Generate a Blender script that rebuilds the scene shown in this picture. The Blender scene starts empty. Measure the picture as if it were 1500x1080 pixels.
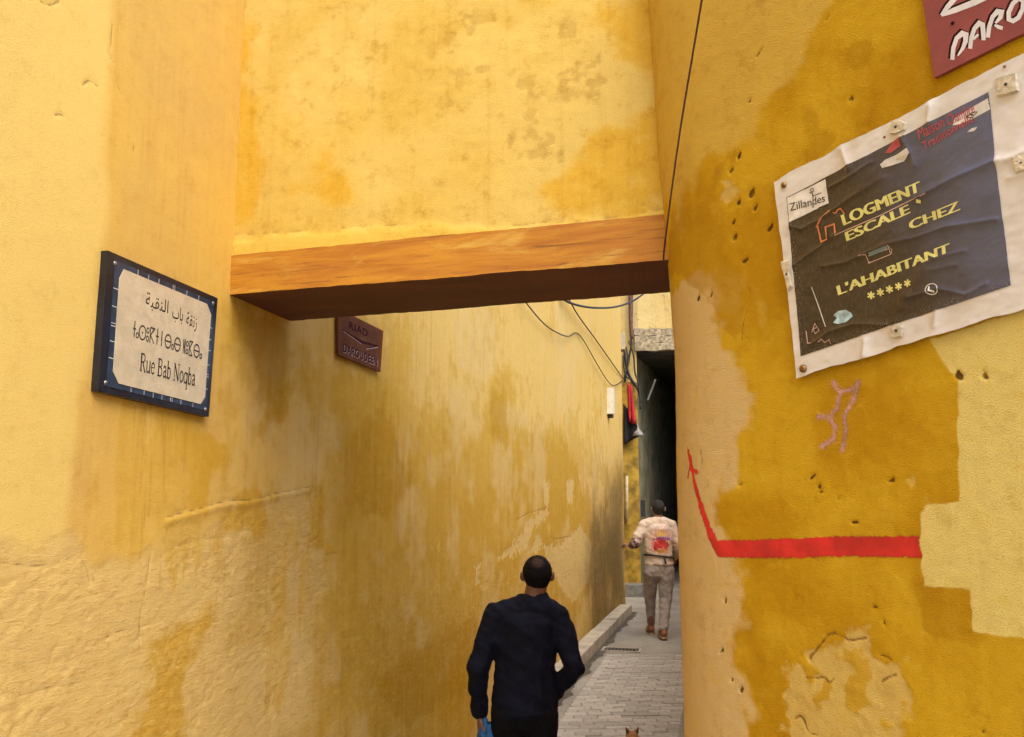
import bpy, bmesh, math, random
import numpy as np
from mathutils import Vector, Matrix, Euler

SC = bpy.context.scene
COL = SC.collection
R = math.radians
random.seed(7)

# ------------------------------------------------------------------ camera, sky, sun, exposure
EYE = 1.86                      # eye height above the alley floor (m)
PITCH = R(8.0)
FOC = 1280.0                    # focal length in photo pixels (photo 1500 x 1080)
cd = bpy.data.cameras.new('camera'); cam = bpy.data.objects.new('camera', cd); COL.objects.link(cam)
cam.location = (0, 0, EYE); cam.rotation_euler = (R(90) + PITCH, 0, 0)
cd.sensor_width = 36; cd.lens = 36 * FOC / 1500; cd.clip_start = 0.02; cd.clip_end = 2000
SC.camera = cam

SUN_EL, SUN_AZ = R(56), R(154)          # azimuth clockwise from +Y: veiled sun behind the viewer, a little to the right
w = bpy.data.worlds.new('World'); SC.world = w; w.use_nodes = True
nt = w.node_tree
sky = nt.nodes.new('ShaderNodeTexSky'); sky.sky_type = 'NISHITA'; sky.sun_disc = False
sky.sun_elevation = SUN_EL; sky.sun_rotation = SUN_AZ; sky.dust_density = 3.0; sky.air_density = 1.0; sky.ozone_density = 0.6
nt.links.new(sky.outputs[0], nt.nodes['Background'].inputs[0])
nt.nodes['Background'].inputs[1].default_value = 0.15
sl = bpy.data.lights.new('sun', 'SUN'); sl.energy = 1.0; sl.angle = R(60); sl.color = (1.0, 0.95, 0.86)
so = bpy.data.objects.new('sun', sl); COL.objects.link(so)
sdir = Vector((math.sin(SUN_AZ) * math.cos(SUN_EL), math.cos(SUN_AZ) * math.cos(SUN_EL), math.sin(SUN_EL)))
so.rotation_euler = sdir.to_track_quat('Z', 'Y').to_euler(); so.location = (0, 0, 12)
vs = SC.view_settings; vs.view_transform = 'Standard'; vs.look = 'None'; vs.gamma = 1.0; vs.use_curve_mapping = False
vs.exposure = 1.22
SC.render.engine = 'CYCLES'; SC.cycles.max_bounces = 7; SC.cycles.diffuse_bounces = 6; SC.cycles.glossy_bounces = 2; SC.cycles.use_denoising = True; SC.cycles.use_adaptive_sampling = True; SC.cycles.adaptive_threshold = 0.04; SC.cycles.adaptive_min_samples = 24

# ------------------------------------------------------------------ helpers: survey from the photograph
CT, ST = math.cos(PITCH), math.sin(PITCH)
def ray(px, py):
    a = (px - 750) / FOC; b = (540 - py) / FOC
    return np.array([a, CT - b * ST, ST + b * CT])
def on_z(px, py, z):
    r = ray(px, py); t = (z - EYE) / r[2]; return np.array([0, 0, EYE]) + r * t
def on_y(px, py, Y):
    r = ray(px, py); return np.array([0, 0, EYE]) + r * (Y / r[1])

# ------------------------------------------------------------------ helpers: noise on arrays
_tabs = {}
def vnoise(x, y, seed=0):
    if seed not in _tabs: _tabs[seed] = np.random.RandomState(seed + 11).rand(256, 256)
    T = _tabs[seed]
    xi = np.floor(x).astype(np.int64); yi = np.floor(y).astype(np.int64)
    fx = x - xi; fy = y - yi
    fx = fx * fx * fx * (fx * (fx * 6 - 15) + 10); fy = fy * fy * fy * (fy * (fy * 6 - 15) + 10)
    x0 = xi & 255; x1 = (xi + 1) & 255; y0 = yi & 255; y1 = (yi + 1) & 255
    a = T[x0, y0] * (1 - fx) + T[x1, y0] * fx; b = T[x0, y1] * (1 - fx) + T[x1, y1] * fx
    return a * (1 - fy) + b * fy
def fbm(x, y, octaves=4, seed=0):
    s = 0; a = 0.5; n = 0
    for k in range(octaves):
        s = s + a * vnoise(x * 2 ** k, y * 2 ** k, seed + k); n += a; a *= 0.5
    return s / n - 0.5

# ------------------------------------------------------------------ helpers: objects
def tag(o, label=None, cat=None, group=None, kind=None):
    if label: o['label'] = label
    if cat: o['category'] = cat
    if group: o['group'] = group
    if kind: o['kind'] = kind
    return o
def empty(name, loc):
    o = bpy.data.objects.new(name, None); COL.objects.link(o); o.location = loc; o.empty_display_size = 0.1
    return o
def link_mesh(name, me, mat=None, parent=None, smooth=False):
    o = bpy.data.objects.new(name, me); COL.objects.link(o)
    if mat and not me.materials: me.materials.append(mat)
    if smooth: me.shade_smooth()
    if parent is not None:
        o.parent = parent
        L = Vector(parent.location); p = parent.parent
        while p is not None: L = L + Vector(p.location); p = p.parent
        o.matrix_parent_inverse = Matrix.Translation(-L)
    return o
def mesh_obj(name, verts, faces, mat=None, parent=None, smooth=False):
    me = bpy.data.meshes.new(name); me.from_pydata([tuple(map(float, v)) for v in verts], [], faces); me.update()
    return link_mesh(name, me, mat, parent, smooth)
def bm_obj(name, bm, mat=None, parent=None, smooth=False, bevel=0):
    if bevel:
        bmesh.ops.bevel(bm, geom=[e for e in bm.edges if e.calc_face_angle(0) > 0.6], offset=bevel, segments=2, affect='EDGES', profile=0.7)
    bmesh.ops.recalc_face_normals(bm, faces=bm.faces)
    me = bpy.data.meshes.new(name); bm.to_mesh(me); bm.free()
    return link_mesh(name, me, mat, parent, smooth)
def bm_box(bm, lo, hi, M=None):
    vs_ = [bm.verts.new((x, y, z)) for z in (lo[2], hi[2]) for y in (lo[1], hi[1]) for x in (lo[0], hi[0])]
    for f in ((0, 2, 3, 1), (4, 5, 7, 6), (0, 1, 5, 4), (1, 3, 7, 5), (3, 2, 6, 7), (2, 0, 4, 6)):
        bm.faces.new([vs_[i] for i in f])
    if M is not None: bmesh.ops.transform(bm, matrix=M, verts=vs_)
    return vs_
def bm_prism(bm, base, top):
    a = [bm.verts.new(tuple(map(float, p))) for p in base]; b = [bm.verts.new(tuple(map(float, p))) for p in top]
    n = len(a)
    bm.faces.new(a[::-1]); bm.faces.new(b)
    for i in range(n): bm.faces.new((a[i], a[(i + 1) % n], b[(i + 1) % n], b[i]))
    return a + b
def tube(bm, pts, r, seg=8):
    pts = [Vector(tuple(map(float, p))) for p in pts]; rings = []
    rr = r if hasattr(r, '__len__') else [r] * len(pts)
    prev = None
    for i, p in enumerate(pts):
        d = (pts[min(i + 1, len(pts) - 1)] - pts[max(i - 1, 0)]).normalized()
        s = prev if prev is not None else (Vector((0, 0, 1)) if abs(d.z) < 0.9 else Vector((1, 0, 0)))
        u_ = d.cross(s).normalized(); v_ = u_.cross(d).normalized(); prev = v_
        rings.append([bm.verts.new(p + (u_ * math.cos(a) + v_ * math.sin(a)) * rr[i]) for a in [k * 2 * math.pi / seg for k in range(seg)]])
    for A, B in zip(rings, rings[1:]):
        for k in range(seg): bm.faces.new((A[k], A[(k + 1) % seg], B[(k + 1) % seg], B[k]))
    bm.faces.new(rings[0][::-1]); bm.faces.new(rings[-1])
def spline(pts, n=8):
    P = [np.array(p, float) for p in pts]; P = [2 * P[0] - P[1]] + P + [2 * P[-1] - P[-2]]; out = []
    for i in range(1, len(P) - 2):
        for k in range(n):
            t = k / n
            out.append(0.5 * ((2 * P[i]) + (-P[i - 1] + P[i + 1]) * t + (2 * P[i - 1] - 5 * P[i] + 4 * P[i + 1] - P[i + 2]) * t * t + (-P[i - 1] + 3 * P[i] - 3 * P[i + 1] + P[i + 2]) * t ** 3))
    out.append(P[-2]); return out

# ------------------------------------------------------------------ helpers: materials
class NG:
    def __init__(s, name):
        s.m = bpy.data.materials.new(name); s.m.use_nodes = True; s.t = s.m.node_tree
        s.b = s.t.nodes['Principled BSDF']; s.out = s.t.nodes['Material Output']
    def n(s, typ, **kw):
        k = s.t.nodes.new(typ)
        for a, v in kw.items(): setattr(k, a, v)
        return k
    def L(s, a, b): s.t.links.new(a, b)
    def setin(s, sock, v):
        if isinstance(v, bpy.types.NodeSocket): s.L(v, sock)
        else: sock.default_value = v
    def math(s, op, a, b=0.0, c=None):
        k = s.n('ShaderNodeMath', operation=op); s.setin(k.inputs[0], a); s.setin(k.inputs[1], b)
        if c is not None: s.setin(k.inputs[2], c)
        return k.outputs[0]
    def noise(s, vec, scale, detail=4, rough=0.55, dist=0.0):
        k = s.n('ShaderNodeTexNoise'); k.inputs['Scale'].default_value = scale; k.inputs['Detail'].default_value = detail
        k.inputs['Roughness'].default_value = rough; k.inputs['Distortion'].default_value = dist
        if vec is not None: s.L(vec, k.inputs['Vector'])
        return k.outputs['Fac']
    def mapping(s, vec, scale, loc=(0, 0, 0), rot=(0, 0, 0)):
        k = s.n('ShaderNodeMapping'); k.inputs['Scale'].default_value = scale; k.inputs['Location'].default_value = loc; k.inputs['Rotation'].default_value = rot
        s.L(vec, k.inputs['Vector']); return k.outputs[0]
    def remap(s, v, a, b, c=0.0, d=1.0, smooth=True):
        k = s.n('ShaderNodeMapRange', interpolation_type='SMOOTHSTEP' if smooth else 'LINEAR')
        s.setin(k.inputs['Value'], v)
        for nme, x in zip(('From Min', 'From Max', 'To Min', 'To Max'), (a, b, c, d)): k.inputs[nme].default_value = x
        return k.outputs['Result']
    def mix(s, f, a, b, mode='MIX'):
        k = s.n('ShaderNodeMix', data_type='RGBA', blend_type=mode); s.setin(k.inputs[0], f)
        for i, v in ((6, a), (7, b)):
            if isinstance(v, bpy.types.NodeSocket): s.L(v, k.inputs[i])
            else: k.inputs[i].default_value = (*v, 1)
        return k.outputs[2]
    def attr(s, name):
        k = s.n('ShaderNodeAttribute', attribute_name=name); return k.outputs['Fac']
    def obj(s): return s.n('ShaderNodeTexCoord').outputs['Object']
    def uv(s): return s.n('ShaderNodeTexCoord').outputs['UV']
    def bump(s, h, strength=0.5, dist=0.01):
        k = s.n('ShaderNodeBump'); k.inputs['Strength'].default_value = strength; k.inputs['Distance'].default_value = dist
        s.L(h, k.inputs['Height']); s.L(k.outputs[0], s.b.inputs['Normal'])
    def col(s, c): s.setin(s.b.inputs['Base Color'], c if isinstance(c, bpy.types.NodeSocket) else (*c, 1))
    def rough(s, r): s.setin(s.b.inputs['Roughness'], r)
    def spec(s, v): s.b.inputs['Specular IOR Level'].default_value = v

def simple(name, col, rough=0.6, var=0.25, scale=12, bump=0.0, bscale=60, metal=0.0, spec=0.5):
    g = NG(name); co = g.obj(); n = g.noise(co, scale, 5)
    dark = tuple(c * (1 - var) for c in col); lite = tuple(min(1, c * (1 + var)) for c in col)
    g.col(g.mix(g.remap(n, 0.3, 0.7), dark, lite)); g.rough(rough); g.spec(spec)
    g.b.inputs['Metallic'].default_value = metal
    if bump: g.bump(g.noise(co, bscale, 4), bump, 0.01)
    return g.m

# ================================================================== walls
# A wall is a plan curve swept up; u runs along the curve, z up, both in metres; the plaster's unevenness is real relief.
class Wall:
    def __init__(s, plan, side, lean=None):
        P = np.array(spline(plan, 14)); d = np.r_[0, np.cumsum(np.hypot(*np.diff(P, axis=0).T))]
        s.L = d[-1]; s.us = np.linspace(0, s.L, 4000)
        s.x = np.interp(s.us, d, P[:, 0]); s.y = np.interp(s.us, d, P[:, 1])
        k = np.hanning(61); k /= k.sum(); pad = lambda a: np.r_[2 * a[0] - a[30:0:-1], a, 2 * a[-1] - a[-2:-32:-1]]
        s.x = np.convolve(pad(s.x), k, 'valid'); s.y = np.convolve(pad(s.y), k, 'valid')
        tx = np.gradient(s.x, s.us); ty = np.gradient(s.y, s.us); l = np.hypot(tx, ty)
        s.nx = side * -ty / l; s.ny = side * tx / l
        s.lean = lean or (lambda u, z: 0 * z)
        s.disp = lambda u, z: 0 * u
    def point(s, u, z, off=0.0):
        u = np.asarray(u, float); z = np.asarray(z, float)
        x = np.interp(u, s.us, s.x); y = np.interp(u, s.us, s.y); nx = np.interp(u, s.us, s.nx); ny = np.interp(u, s.us, s.ny)
        o = off + s.lean(u, z)
        return np.stack([x + nx * o, y + ny * o, z + 0 * x], -1)
    def normal(s, u): return Vector((float(np.interp(u, s.us, s.nx)), float(np.interp(u, s.us, s.ny)), 0)).normalized()
    def hit(s, px, py):
        r = ray(px, py); c = s.x * r[1] - s.y * r[0]
        sg = np.nonzero(np.diff(np.sign(c)))[0]
        best = None
        for i in sg:
            f = c[i] / (c[i] - c[i + 1]); x = s.x[i] + f * (s.x[i + 1] - s.x[i]); y = s.y[i] + f * (s.y[i + 1] - s.y[i])
            t = (x * r[0] + y * r[1]) / (r[0] ** 2 + r[1] ** 2)
            if t > 0.2 and (best is None or t < best[0]): best = (t, s.us[i] + f * (s.us[i + 1] - s.us[i]))
        if best is None:
            ang = np.arctan2(s.x, s.y) - math.atan2(r[0], r[1]); i = int(np.argmin(np.abs(ang)))
            t = math.hypot(s.x[i], s.y[i]) / math.hypot(r[0], r[1]); best = (t, s.us[i])
        return np.array([best[1], EYE + best[0] * r[2]])
    def moved(s, d):
        """the same wall moved out by d, for things that stand proud of it"""
        k = Wall.__new__(Wall); k.__dict__.update(s.__dict__); k.x = s.x + s.nx * d; k.y = s.y + s.ny * d; return k
    def hits(s, pts): return np.array([s.hit(*p) for p in pts])

def seg_dist(p, a, b):
    d = b - a; t = np.clip(((p - a) @ d) / max(d @ d, 1e-12), 0, 1)
    return np.hypot(*(p - a - t[:, None] * d).T)
def sdf_poly(P, poly, far=0.30):
    out = np.full(len(P), -far); lo = poly.min(0) - far; hi = poly.max(0) + far
    m = np.all((P > lo) & (P < hi), 1)
    if not m.any(): return out
    p = P[m]; d = np.full(len(p), 9.0); ins = np.zeros(len(p), bool); n = len(poly)
    for i in range(n):
        a, b = poly[i], poly[(i + 1) % n]; d = np.minimum(d, seg_dist(p, a, b))
        if a[1] != b[1]:
            c = (a[1] > p[:, 1]) != (b[1] > p[:, 1])
            ins ^= c & (p[:, 0] < (b[0] - a[0]) * (p[:, 1] - a[1]) / (b[1] - a[1]) + a[0])
    out[m] = np.clip(np.where(ins, d, -d), -far, far); return out
def sdf_line(P, line, width, far=0.15):
    out = np.full(len(P), -far); lo = line.min(0) - far; hi = line.max(0) + far
    m = np.all((P > lo) & (P < hi), 1)
    if not m.any(): return out
    d = np.full(int(m.sum()), 9.0)
    ws = width if hasattr(width, '__len__') else [width] * len(line)
    for i in range(len(line) - 1): d = np.minimum(d, seg_dist(P[m], line[i], line[i + 1]) - 0.5 * (ws[i] + ws[i + 1]) / 2)
    out[m] = np.clip(-d, -far, far); return out
def union(P, shapes): 
    o = np.full(len(P), -0.30)
    for q in shapes: o = np.maximum(o, q)
    return o

def steps(*spans):
    a = [np.arange(s0, s1, st) for s0, s1, st in spans]; return np.r_[np.concatenate(a), spans[-1][1]]

def build_sheet(name, mat, pts3, nu, nz, uv, attrs, parent=None):
    """a grid mesh: pts3 (nu*nz,3)"""
    idx = np.arange(nu * nz).reshape(nu, nz)
    q = np.stack([idx[:-1, :-1], idx[1:, :-1], idx[1:, 1:], idx[:-1, 1:]], -1).reshape(-1, 4)
    me = bpy.data.meshes.new(name); me.vertices.add(nu * nz); me.vertices.foreach_set('co', pts3.astype(np.float32).ravel())
    me.loops.add(q.size); me.loops.foreach_set('vertex_index', q.ravel().astype(np.int32))
    me.polygons.add(len(q)); me.polygons.foreach_set('loop_start', np.arange(0, q.size, 4, dtype=np.int32))
    me.update(calc_edges=True)
    ul = me.uv_layers.new(name='UVMap'); ul.data.foreach_set('uv', uv[q.ravel()].astype(np.float32).ravel())
    for k, v in attrs.items():
        a = me.attributes.new(k, 'FLOAT', 'POINT'); a.data.foreach_set('value', v.astype(np.float32))
    me.validate(); me.shade_smooth()
    return link_mesh(name, me, mat, parent)

# colours of the lime wash; the palest also holds the light on the near face
PALE_LIT = (0.72, 0.52, 0.150); WARM = (0.66, 0.42, 0.085); TAN = (0.62, 0.43, 0.15); OCHRE = (0.52, 0.285, 0.006)
DEEP = (0.42, 0.215, 0.005); FRESH = (0.73, 0.585, 0.185); GRIME_SHADE = (0.09, 0.06, 0.025)

def ragged(A_, U, Z, layers):
    """give each painted area its ragged, run-down or brushed outline"""
    for k, (at, colr, soft, amp, esc, op, run) in enumerate(layers):
        A_[at] = A_[at] + amp * 1.7 * fbm(U * esc + 3.7 * k, Z * esc * (0.16 if run else 1), 5, 100 + 7 * k)
def plaster(name, base, layers, streak=0.3, grain=0.35, grain_scale=140, mott=(1.4, 0.25), tro=False, lite=(0.74, 0.53, 0.12)):
    """base: (colour a, colour b); layers: (attribute, colour, softness, edge noise amplitude, edge noise scale, opacity, runs down?)"""
    g = NG(name); uv = g.uv()
    n1 = g.attr('mottle'); n2 = g.noise(g.mapping(uv, (1, 1, 1), (7, 3, 0)), 13, 8, 0.76)
    n3 = g.noise(uv, grain_scale, 2, 0.65); st = g.noise(g.mapping(uv, (24, 0.8, 1)), 1.0, 4, 0.62)
    c = g.mix(g.remap(n1, -0.18, 0.18), *base)
    for (at, colr, soft, amp, esc, op, run) in layers:
        v = g.math('MULTIPLY_ADD', g.math('SUBTRACT', n2, 0.5), amp * 0.5, g.attr(at))
        c = g.mix(g.remap(v, -soft, soft, 0, op), c, colr)
    # streaks, mottling and speckle of the wash itself
    stw = g.math('MULTIPLY', g.math('MULTIPLY', g.remap(g.attr('pale'), 0.1, -0.1, 0.25, 1.0), g.remap(g.attr('alley'), -0.2, 0.2, 1.0, 1.5)), streak) if tro else streak
    c = g.mix(g.math('MULTIPLY', g.remap(st, 0.50, 0.74), stw), c, (0.70, 0.60, 0.42), 'MULTIPLY')
    c = g.mix(g.math('MULTIPLY', g.remap(st, 0.48, 0.28), streak * 0.6), c, lite)
    c = g.mix(g.math('MULTIPLY', g.remap(n2, 0.5, 0.72), mott[1]), c, (0.74, 0.62, 0.40), 'MULTIPLY')
    c = g.mix(g.math('MULTIPLY', g.remap(n2, 0.5, 0.3), mott[1] * 0.6), c, lite)
    c = g.mix(g.math('MULTIPLY', g.remap(n3, 0.54, 0.72), 0.55), c, (0.58, 0.48, 0.32), 'MULTIPLY')
    dirt_shade = g.attr('dirt_shade')
    c = g.mix(g.math('MULTIPLY', g.remap(g.math('MULTIPLY_ADD', g.math('SUBTRACT', g.math('MULTIPLY_ADD', n2, 0.5, g.math('MULTIPLY', st, 0.5)), 0.5), 0.9, dirt_shade), 0.1, 0.9), 0.85), c, GRIME_SHADE)
    if tro:
        tr_ = g.noise(g.mapping(uv, (16, 62, 1), (0, 0, 0), (0, 0, R(-24))), 1.0, 5, 0.75, 0.9); rg = g.attr('rough')
        c = g.mix(g.math('MULTIPLY', g.remap(tr_, 0.52, 0.72), g.math('MULTIPLY', rg, 0.7)), c, (0.74, 0.60, 0.38), 'MULTIPLY')
        c = g.mix(g.math('MULTIPLY', g.remap(tr_, 0.46, 0.28), g.math('MULTIPLY', rg, 0.45)), c, (0.76, 0.60, 0.24))
    g.col(c); g.rough(0.9); g.spec(0.12)
    k = g.n('ShaderNodeBump'); k.inputs['Strength'].default_value = 0.6; k.inputs['Distance'].default_value = 0.005
    hgt = g.math('MULTIPLY', n3, grain)
    if tro: hgt = g.math('MULTIPLY_ADD', g.math('MULTIPLY', tr_, rg), 1.1, g.math('MULTIPLY_ADD', n2, 0.45, hgt))
    else: hgt = g.math('MULTIPLY_ADD', n2, 0.5, hgt)
    g.L(hgt, k.inputs['Height']); g.L(k.outputs[0], g.b.inputs['Normal'])
    return g.m

# ---------------------------------------------------------------- left wall of the alley
lw = Wall([(-3.0, -4.0), (-2.48, -2.0), (-1.96, 0.0), (-1.44, 2.0), (-1.27, 2.65), (-1.10, 3.30), (-0.985, 3.88), (-0.73, 4.75), (-0.40, 6.0), (0.38, 9.0), (1.16, 12.0), (1.845, 14.6)], -1)
u_at = lambda W, Y: float(np.interp(Y, W.y, W.us))
lus = steps((0, u_at(lw, 1.9), 0.12), (u_at(lw, 1.9), u_at(lw, 3.5), 0.0065), (u_at(lw, 3.5), u_at(lw, 6.2), 0.011), (u_at(lw, 6.2), lw.L, 0.028))
lzs = steps((-0.25, 0.9, 0.022), (0.9, 3.9, 0.0085), (3.9, 6.0, 0.07))
U, Z = [a.ravel() for a in np.meshgrid(lus, lzs, indexing='ij')]; P = np.stack([U, Z], -1)
poly = lambda W, *p: sdf_poly(P, W.hits(p))
line = lambda W, wd, *p: sdf_line(P, np.array(spline(W.hits(p), 5)), wd)
A = {}
A['pale'] = poly(lw, (-900, -300), (176, -300), (165, 60), (160, 200), (148, 360), (138, 480), (118, 620), (104, 720), (96, 812), (60, 826), (-900, 826))  # near face catches more light; that brightness is put into the paint
A['bare'] = poly(lw, (-900, 830), (0, 826), (78, 828), (116, 816), (132, 850), (205, 800), (250, 768), (330, 745), (452, 722), (476, 760), (468, 900), (430, 1200), (-900, 1200))
A['ochre'] = union(P, [poly(lw, *q) for q in (
    [(262, 640), (300, 612), (324, 640), (318, 700), (302, 748), (283, 738), (288, 690)], [(318, 748), (402, 738), (396, 762), (362, 792), (322, 794)],
    [(324, 688), (345, 712), (372, 720), (352, 732), (322, 726)], [(205, 1000), (235, 945), (276, 908), (284, 970), (272, 1120), (160, 1120)],
    [(300, 905), (278, 915), (245, 925), (276, 935)], [(452, 735), (475, 740), (480, 800), (462, 830), (450, 790)], [(392, 560), (414, 575), (416, 620), (400, 642), (388, 610)],
    [(600, 1130), (640, 1000), (690, 960), (690, 1130)])])
A['wash'] = union(P, [poly(lw, *q) for q in ([(490, 560), (530, 540), (560, 560), (610, 620), (700, 640), (722, 545), (744, 550), (756, 612), (800, 640), (850, 690), (884, 760), (868, 850), (846, 930), (700, 1010), (560, 1130), (450, 1130), (480, 930), (505, 840), (490, 740), (480, 660)], [(425, 520), (445, 500), (470, 560), (470, 650), (445, 640)])])
A['run'] = union(P, [poly(lw, *q) for q in ([(160, 610), (310, 620), (300, 800), (240, 850), (180, 760)], [(560, 480), (600, 490), (620, 640), (560, 640)], [(420, 760), (450, 760), (430, 1000), (405, 1000)])])
rs = np.random.RandomState(5)
A['drip'] = union(P, [sdf_line(P, lw.hits([(x, 606 - (x < 230) * 12), (x + rs.uniform(-4, 2), 680), (x + rs.uniform(-8, 0), 680 + L_)]), [.005, .003, .001]) for x, L_ in zip(rs.uniform(188, 300, 16), rs.uniform(20, 190, 16))])
A['blotch'] = 0.30 * fbm(U * 1.1, Z * 1.9, 5, 201) + 0.02 - 0.06 * np.clip(Z - 2.2, 0, 3) - 0.12 * np.clip((u_at(lw, 3.9) - U) / 0.9, 0, 2)
A['wear'] = 0.30 * fbm(U * 1.7 + 9, Z * 1.0, 5, 241) - 0.045 - 0.12 * np.clip((u_at(lw, 3.9) - U) / 0.9, 0, 2)
fl_zone = np.clip((1.75 - Z + 0.8 * fbm(U * 1.5, Z * 1.5, 3, 210)) / 0.4, 0, 1)
A['flake'] = np.where(fl_zone > 0, 0.20 * fbm(U * 2.6, Z * 3.6, 6, 205) - 0.014 - 0.1 * (1 - fl_zone) - 0.035 * np.clip((U - u_at(lw, 3.6)) / 1.0, 0, 1), -0.3)
A['alley'] = np.clip((U - u_at(lw, 3.9)) * 0.5, -0.3, 0.3)
A['deep'] = union(P, [poly(lw, *q) for q in (
    [(345, 450), (412, 480), (424, 520), (410, 600), (392, 610), (372, 540), (350, 490)], [(720, 566), (742, 574), (742, 652), (720, 644)],  # first patch: the beam's soft shadow on the wall, put into the colour
    [(545, 1000), (640, 930), (700, 900), (700, 1000), (600, 1060)], [(505, 640), (560, 600), (600, 700), (560, 760), (505, 740)])])
peel = [poly(lw, *q) for q in (
    [(792, 800), (822, 796), (850, 768), (868, 798), (862, 850), (840, 882), (822, 862), (812, 836)], [(727, 818), (760, 790), (772, 764), (802, 742), (806, 752), (780, 776), (770, 806), (748, 815)],
    [(797, 704), (805, 704), (804, 742), (797, 742)], [(830, 704), (841, 704), (839, 738), (831, 738)], [(775, 808), (788, 780), (796, 800), (786, 812)], [(696, 830), (704, 826), (700, 846), (704, 858), (697, 852)])]
A['peel'] = union(P, peel)
ridge_line = np.array(spline(lw.hits([(243, 765), (290, 752), (330, 741), (372, 737), (410, 727), (452, 719)]), 6))
ridge = sdf_line(P, ridge_line, 0.022); crack1 = sdf_line(P, ridge_line + [0, 0.017], 0.006)
edge_line = np.array(spline(lw.hits([(-60, 822), (0, 824), (40, 828), (78, 828), (98, 820), (116, 815), (128, 832), (132, 850)]), 5))
cracks = [crack1, sdf_line(P, edge_line, 0.004), line(lw, 0.004, (165, 36), (163, 60), (161, 78), (167, 92)), line(lw, 0.007, (62, 2), (74, 7), (88, 2)), line(lw, 0.006, (122, 124), (132, 118), (143, 126)), line(lw, 0.006, (82, 168), (90, 168), (95, 172)),
          line(lw, 0.003, (222, 800), (216, 850), (207, 905), (206, 960)), line(lw, 0.005, (478, 812), (492, 810), (500, 815)), line(lw, 0.008, (756, 762), (775, 752), (800, 745)), line(lw, 0.009, (805, 786), (815, 790), (835, 786), (838, 793)), line(lw, 0.004, (168, 112), (173, 126), (178, 140)), line(lw, 0.003, (240, 812), (262, 800), (300, 790), (345, 786)), line(lw, 0.0035, (140, 945), (175, 925), (215, 915), (240, 908)), line(lw, 0.003, (395, 1075), (402, 1010), (412, 960), (420, 900)), line(lw, 0.003, (320, 880), (360, 868), (402, 862)), line(lw, 0.004, (440, 800), (462, 790), (470, 775)), line(lw, 0.003, (30, 1020), (80, 1005), (120, 1000)), line(lw, 0.004, (195, 215), (195, 226))]
A['crack'] = union(P, cracks)
zone = lambda a, s: 1 / (1 + np.exp(-np.clip(a / s, -30, 30)))
far_w = np.clip((U - u_at(lw, 3.6)) / 3, 0, 1)
MOT = 1.4
LAY = [
    ('alley', (0.64, 0.43, 0.125), 0.3, 0.2, 3, 0.9, 0), ('pale', PALE_LIT, 0.03, 0.05, 4, 1.0, 0), ('bare', (0.65, 0.46, 0.165), 0.05, 0.16, 7, 0.85, 0),
    ('wash', (0.50, 0.295, 0.022), 0.10, 0.36, 2.6, 0.72, 1), ('blotch', (0.46, 0.265, 0.014), 0.04, 0.12, 9, 0.4, 0), ('wear', (0.63, 0.45, 0.18), 0.06, 0.14, 6, 0.6, 0), ('ochre', OCHRE, 0.05, 0.16, 9, 0.7, 0), ('run', (0.58, 0.35, 0.045), 0.06, 0.34, 18, 0.6, 1),
    ('deep', DEEP, 0.04, 0.12, 6, 0.55, 0), ('flake', (0.67, 0.48, 0.16), 0.016, 0.04, 30, 0.5, 0), ('peel', (0.64, 0.47, 0.18), 0.010, 0.09, 24, 0.85, 0), ('drip', (0.42, 0.25, 0.05), 0.003, 0.006, 30, 0.5, 1), ('crack', (0.24, 0.14, 0.05), 0.0025, 0.003, 40, 0.7, 0)]
ragged(A, U, Z, LAY); A['mottle'] = fbm(U * MOT, Z * MOT, 5, 77)
A['rough'] = np.clip(0.12 + 0.95 * zone(A['bare'] - 0.02, 0.03) + 0.9 * zone(A['peel'], 0.01) + 0.2 * far_w + 0.55 * np.clip((1.55 - Z) / 0.5, 0, 1) * np.clip((U - u_at(lw, 3.4)) / 0.6, 0, 1), 0, 1.1)
gr = np.zeros_like(U); gp = sdf_poly(P, lw.hits([(872, 745), (915, 700), (915, 872), (872, 898), (858, 860)]), 1.2)
gr = np.maximum(gr, zone(gp + 0.10 + 0.9 * fbm(U * 1.6, Z * 2.2, 4, 222), 0.30) * 0.85); gr += 0.35 * np.clip((0.55 - Z) / 0.5, 0, 1) ** 2  # wall foot darkens evenly, dirt and contact shade in one
A['dirt_shade'] = np.clip(gr, 0, 1)
ru, rz = U * 0.91 - Z * 0.41, U * 0.41 + Z * 0.91                 # trowel strokes run up to the right
ru, rz = U * math.cos(R(22)) + Z * math.sin(R(22)), -U * math.sin(R(22)) + Z * math.cos(R(22))
trowel = fbm(ru * 4, rz * 20, 4, 9) + 0.6 * np.abs(fbm(ru * 6 + 2 * fbm(U * 3, Z * 3, 2, 71), rz * 26, 3, 13))
relief = 0.014 * fbm(U * 1.1, Z * 1.1, 3, 3) + A['rough'] * (0.0010 * trowel + 0.0028 * fbm(U * 26 + 4 * trowel, Z * 34, 4, 21) + 0.003 * fbm(U * 7, Z * 9, 3, 27) - 0.0030 * np.clip(np.abs(fbm(ru * 3.5, rz * 13, 4, 23)) * -30 + 0.7, 0, 1)) + 0.0012 * fbm(U * 12, Z * 12, 3, 24)
e1 = 0.02 * fbm(U * 30, Z * 30, 3, 5)
relief += 0.004 * zone(ridge + 0.5 * e1, 0.004) - 0.003 * zone(A['crack'], 0.002) - 0.003 * zone(A['peel'] + e1, 0.006) - 0.0020 * zone(A['bare'] + 2 * e1, 0.006) + 0.0016 * zone(A['flake'], 0.004)
pts = lw.point(U, Z, relief)
M_left = plaster('plaster_left', (WARM, (0.60, 0.38, 0.10)), LAY, streak=0.24, grain=0.4, grain_scale=260, mott=(1.4, 0.35), tro=True)
o = build_sheet('house_wall', M_left, pts, len(lus), len(lzs), np.stack([U, Z], -1), A)
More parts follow.
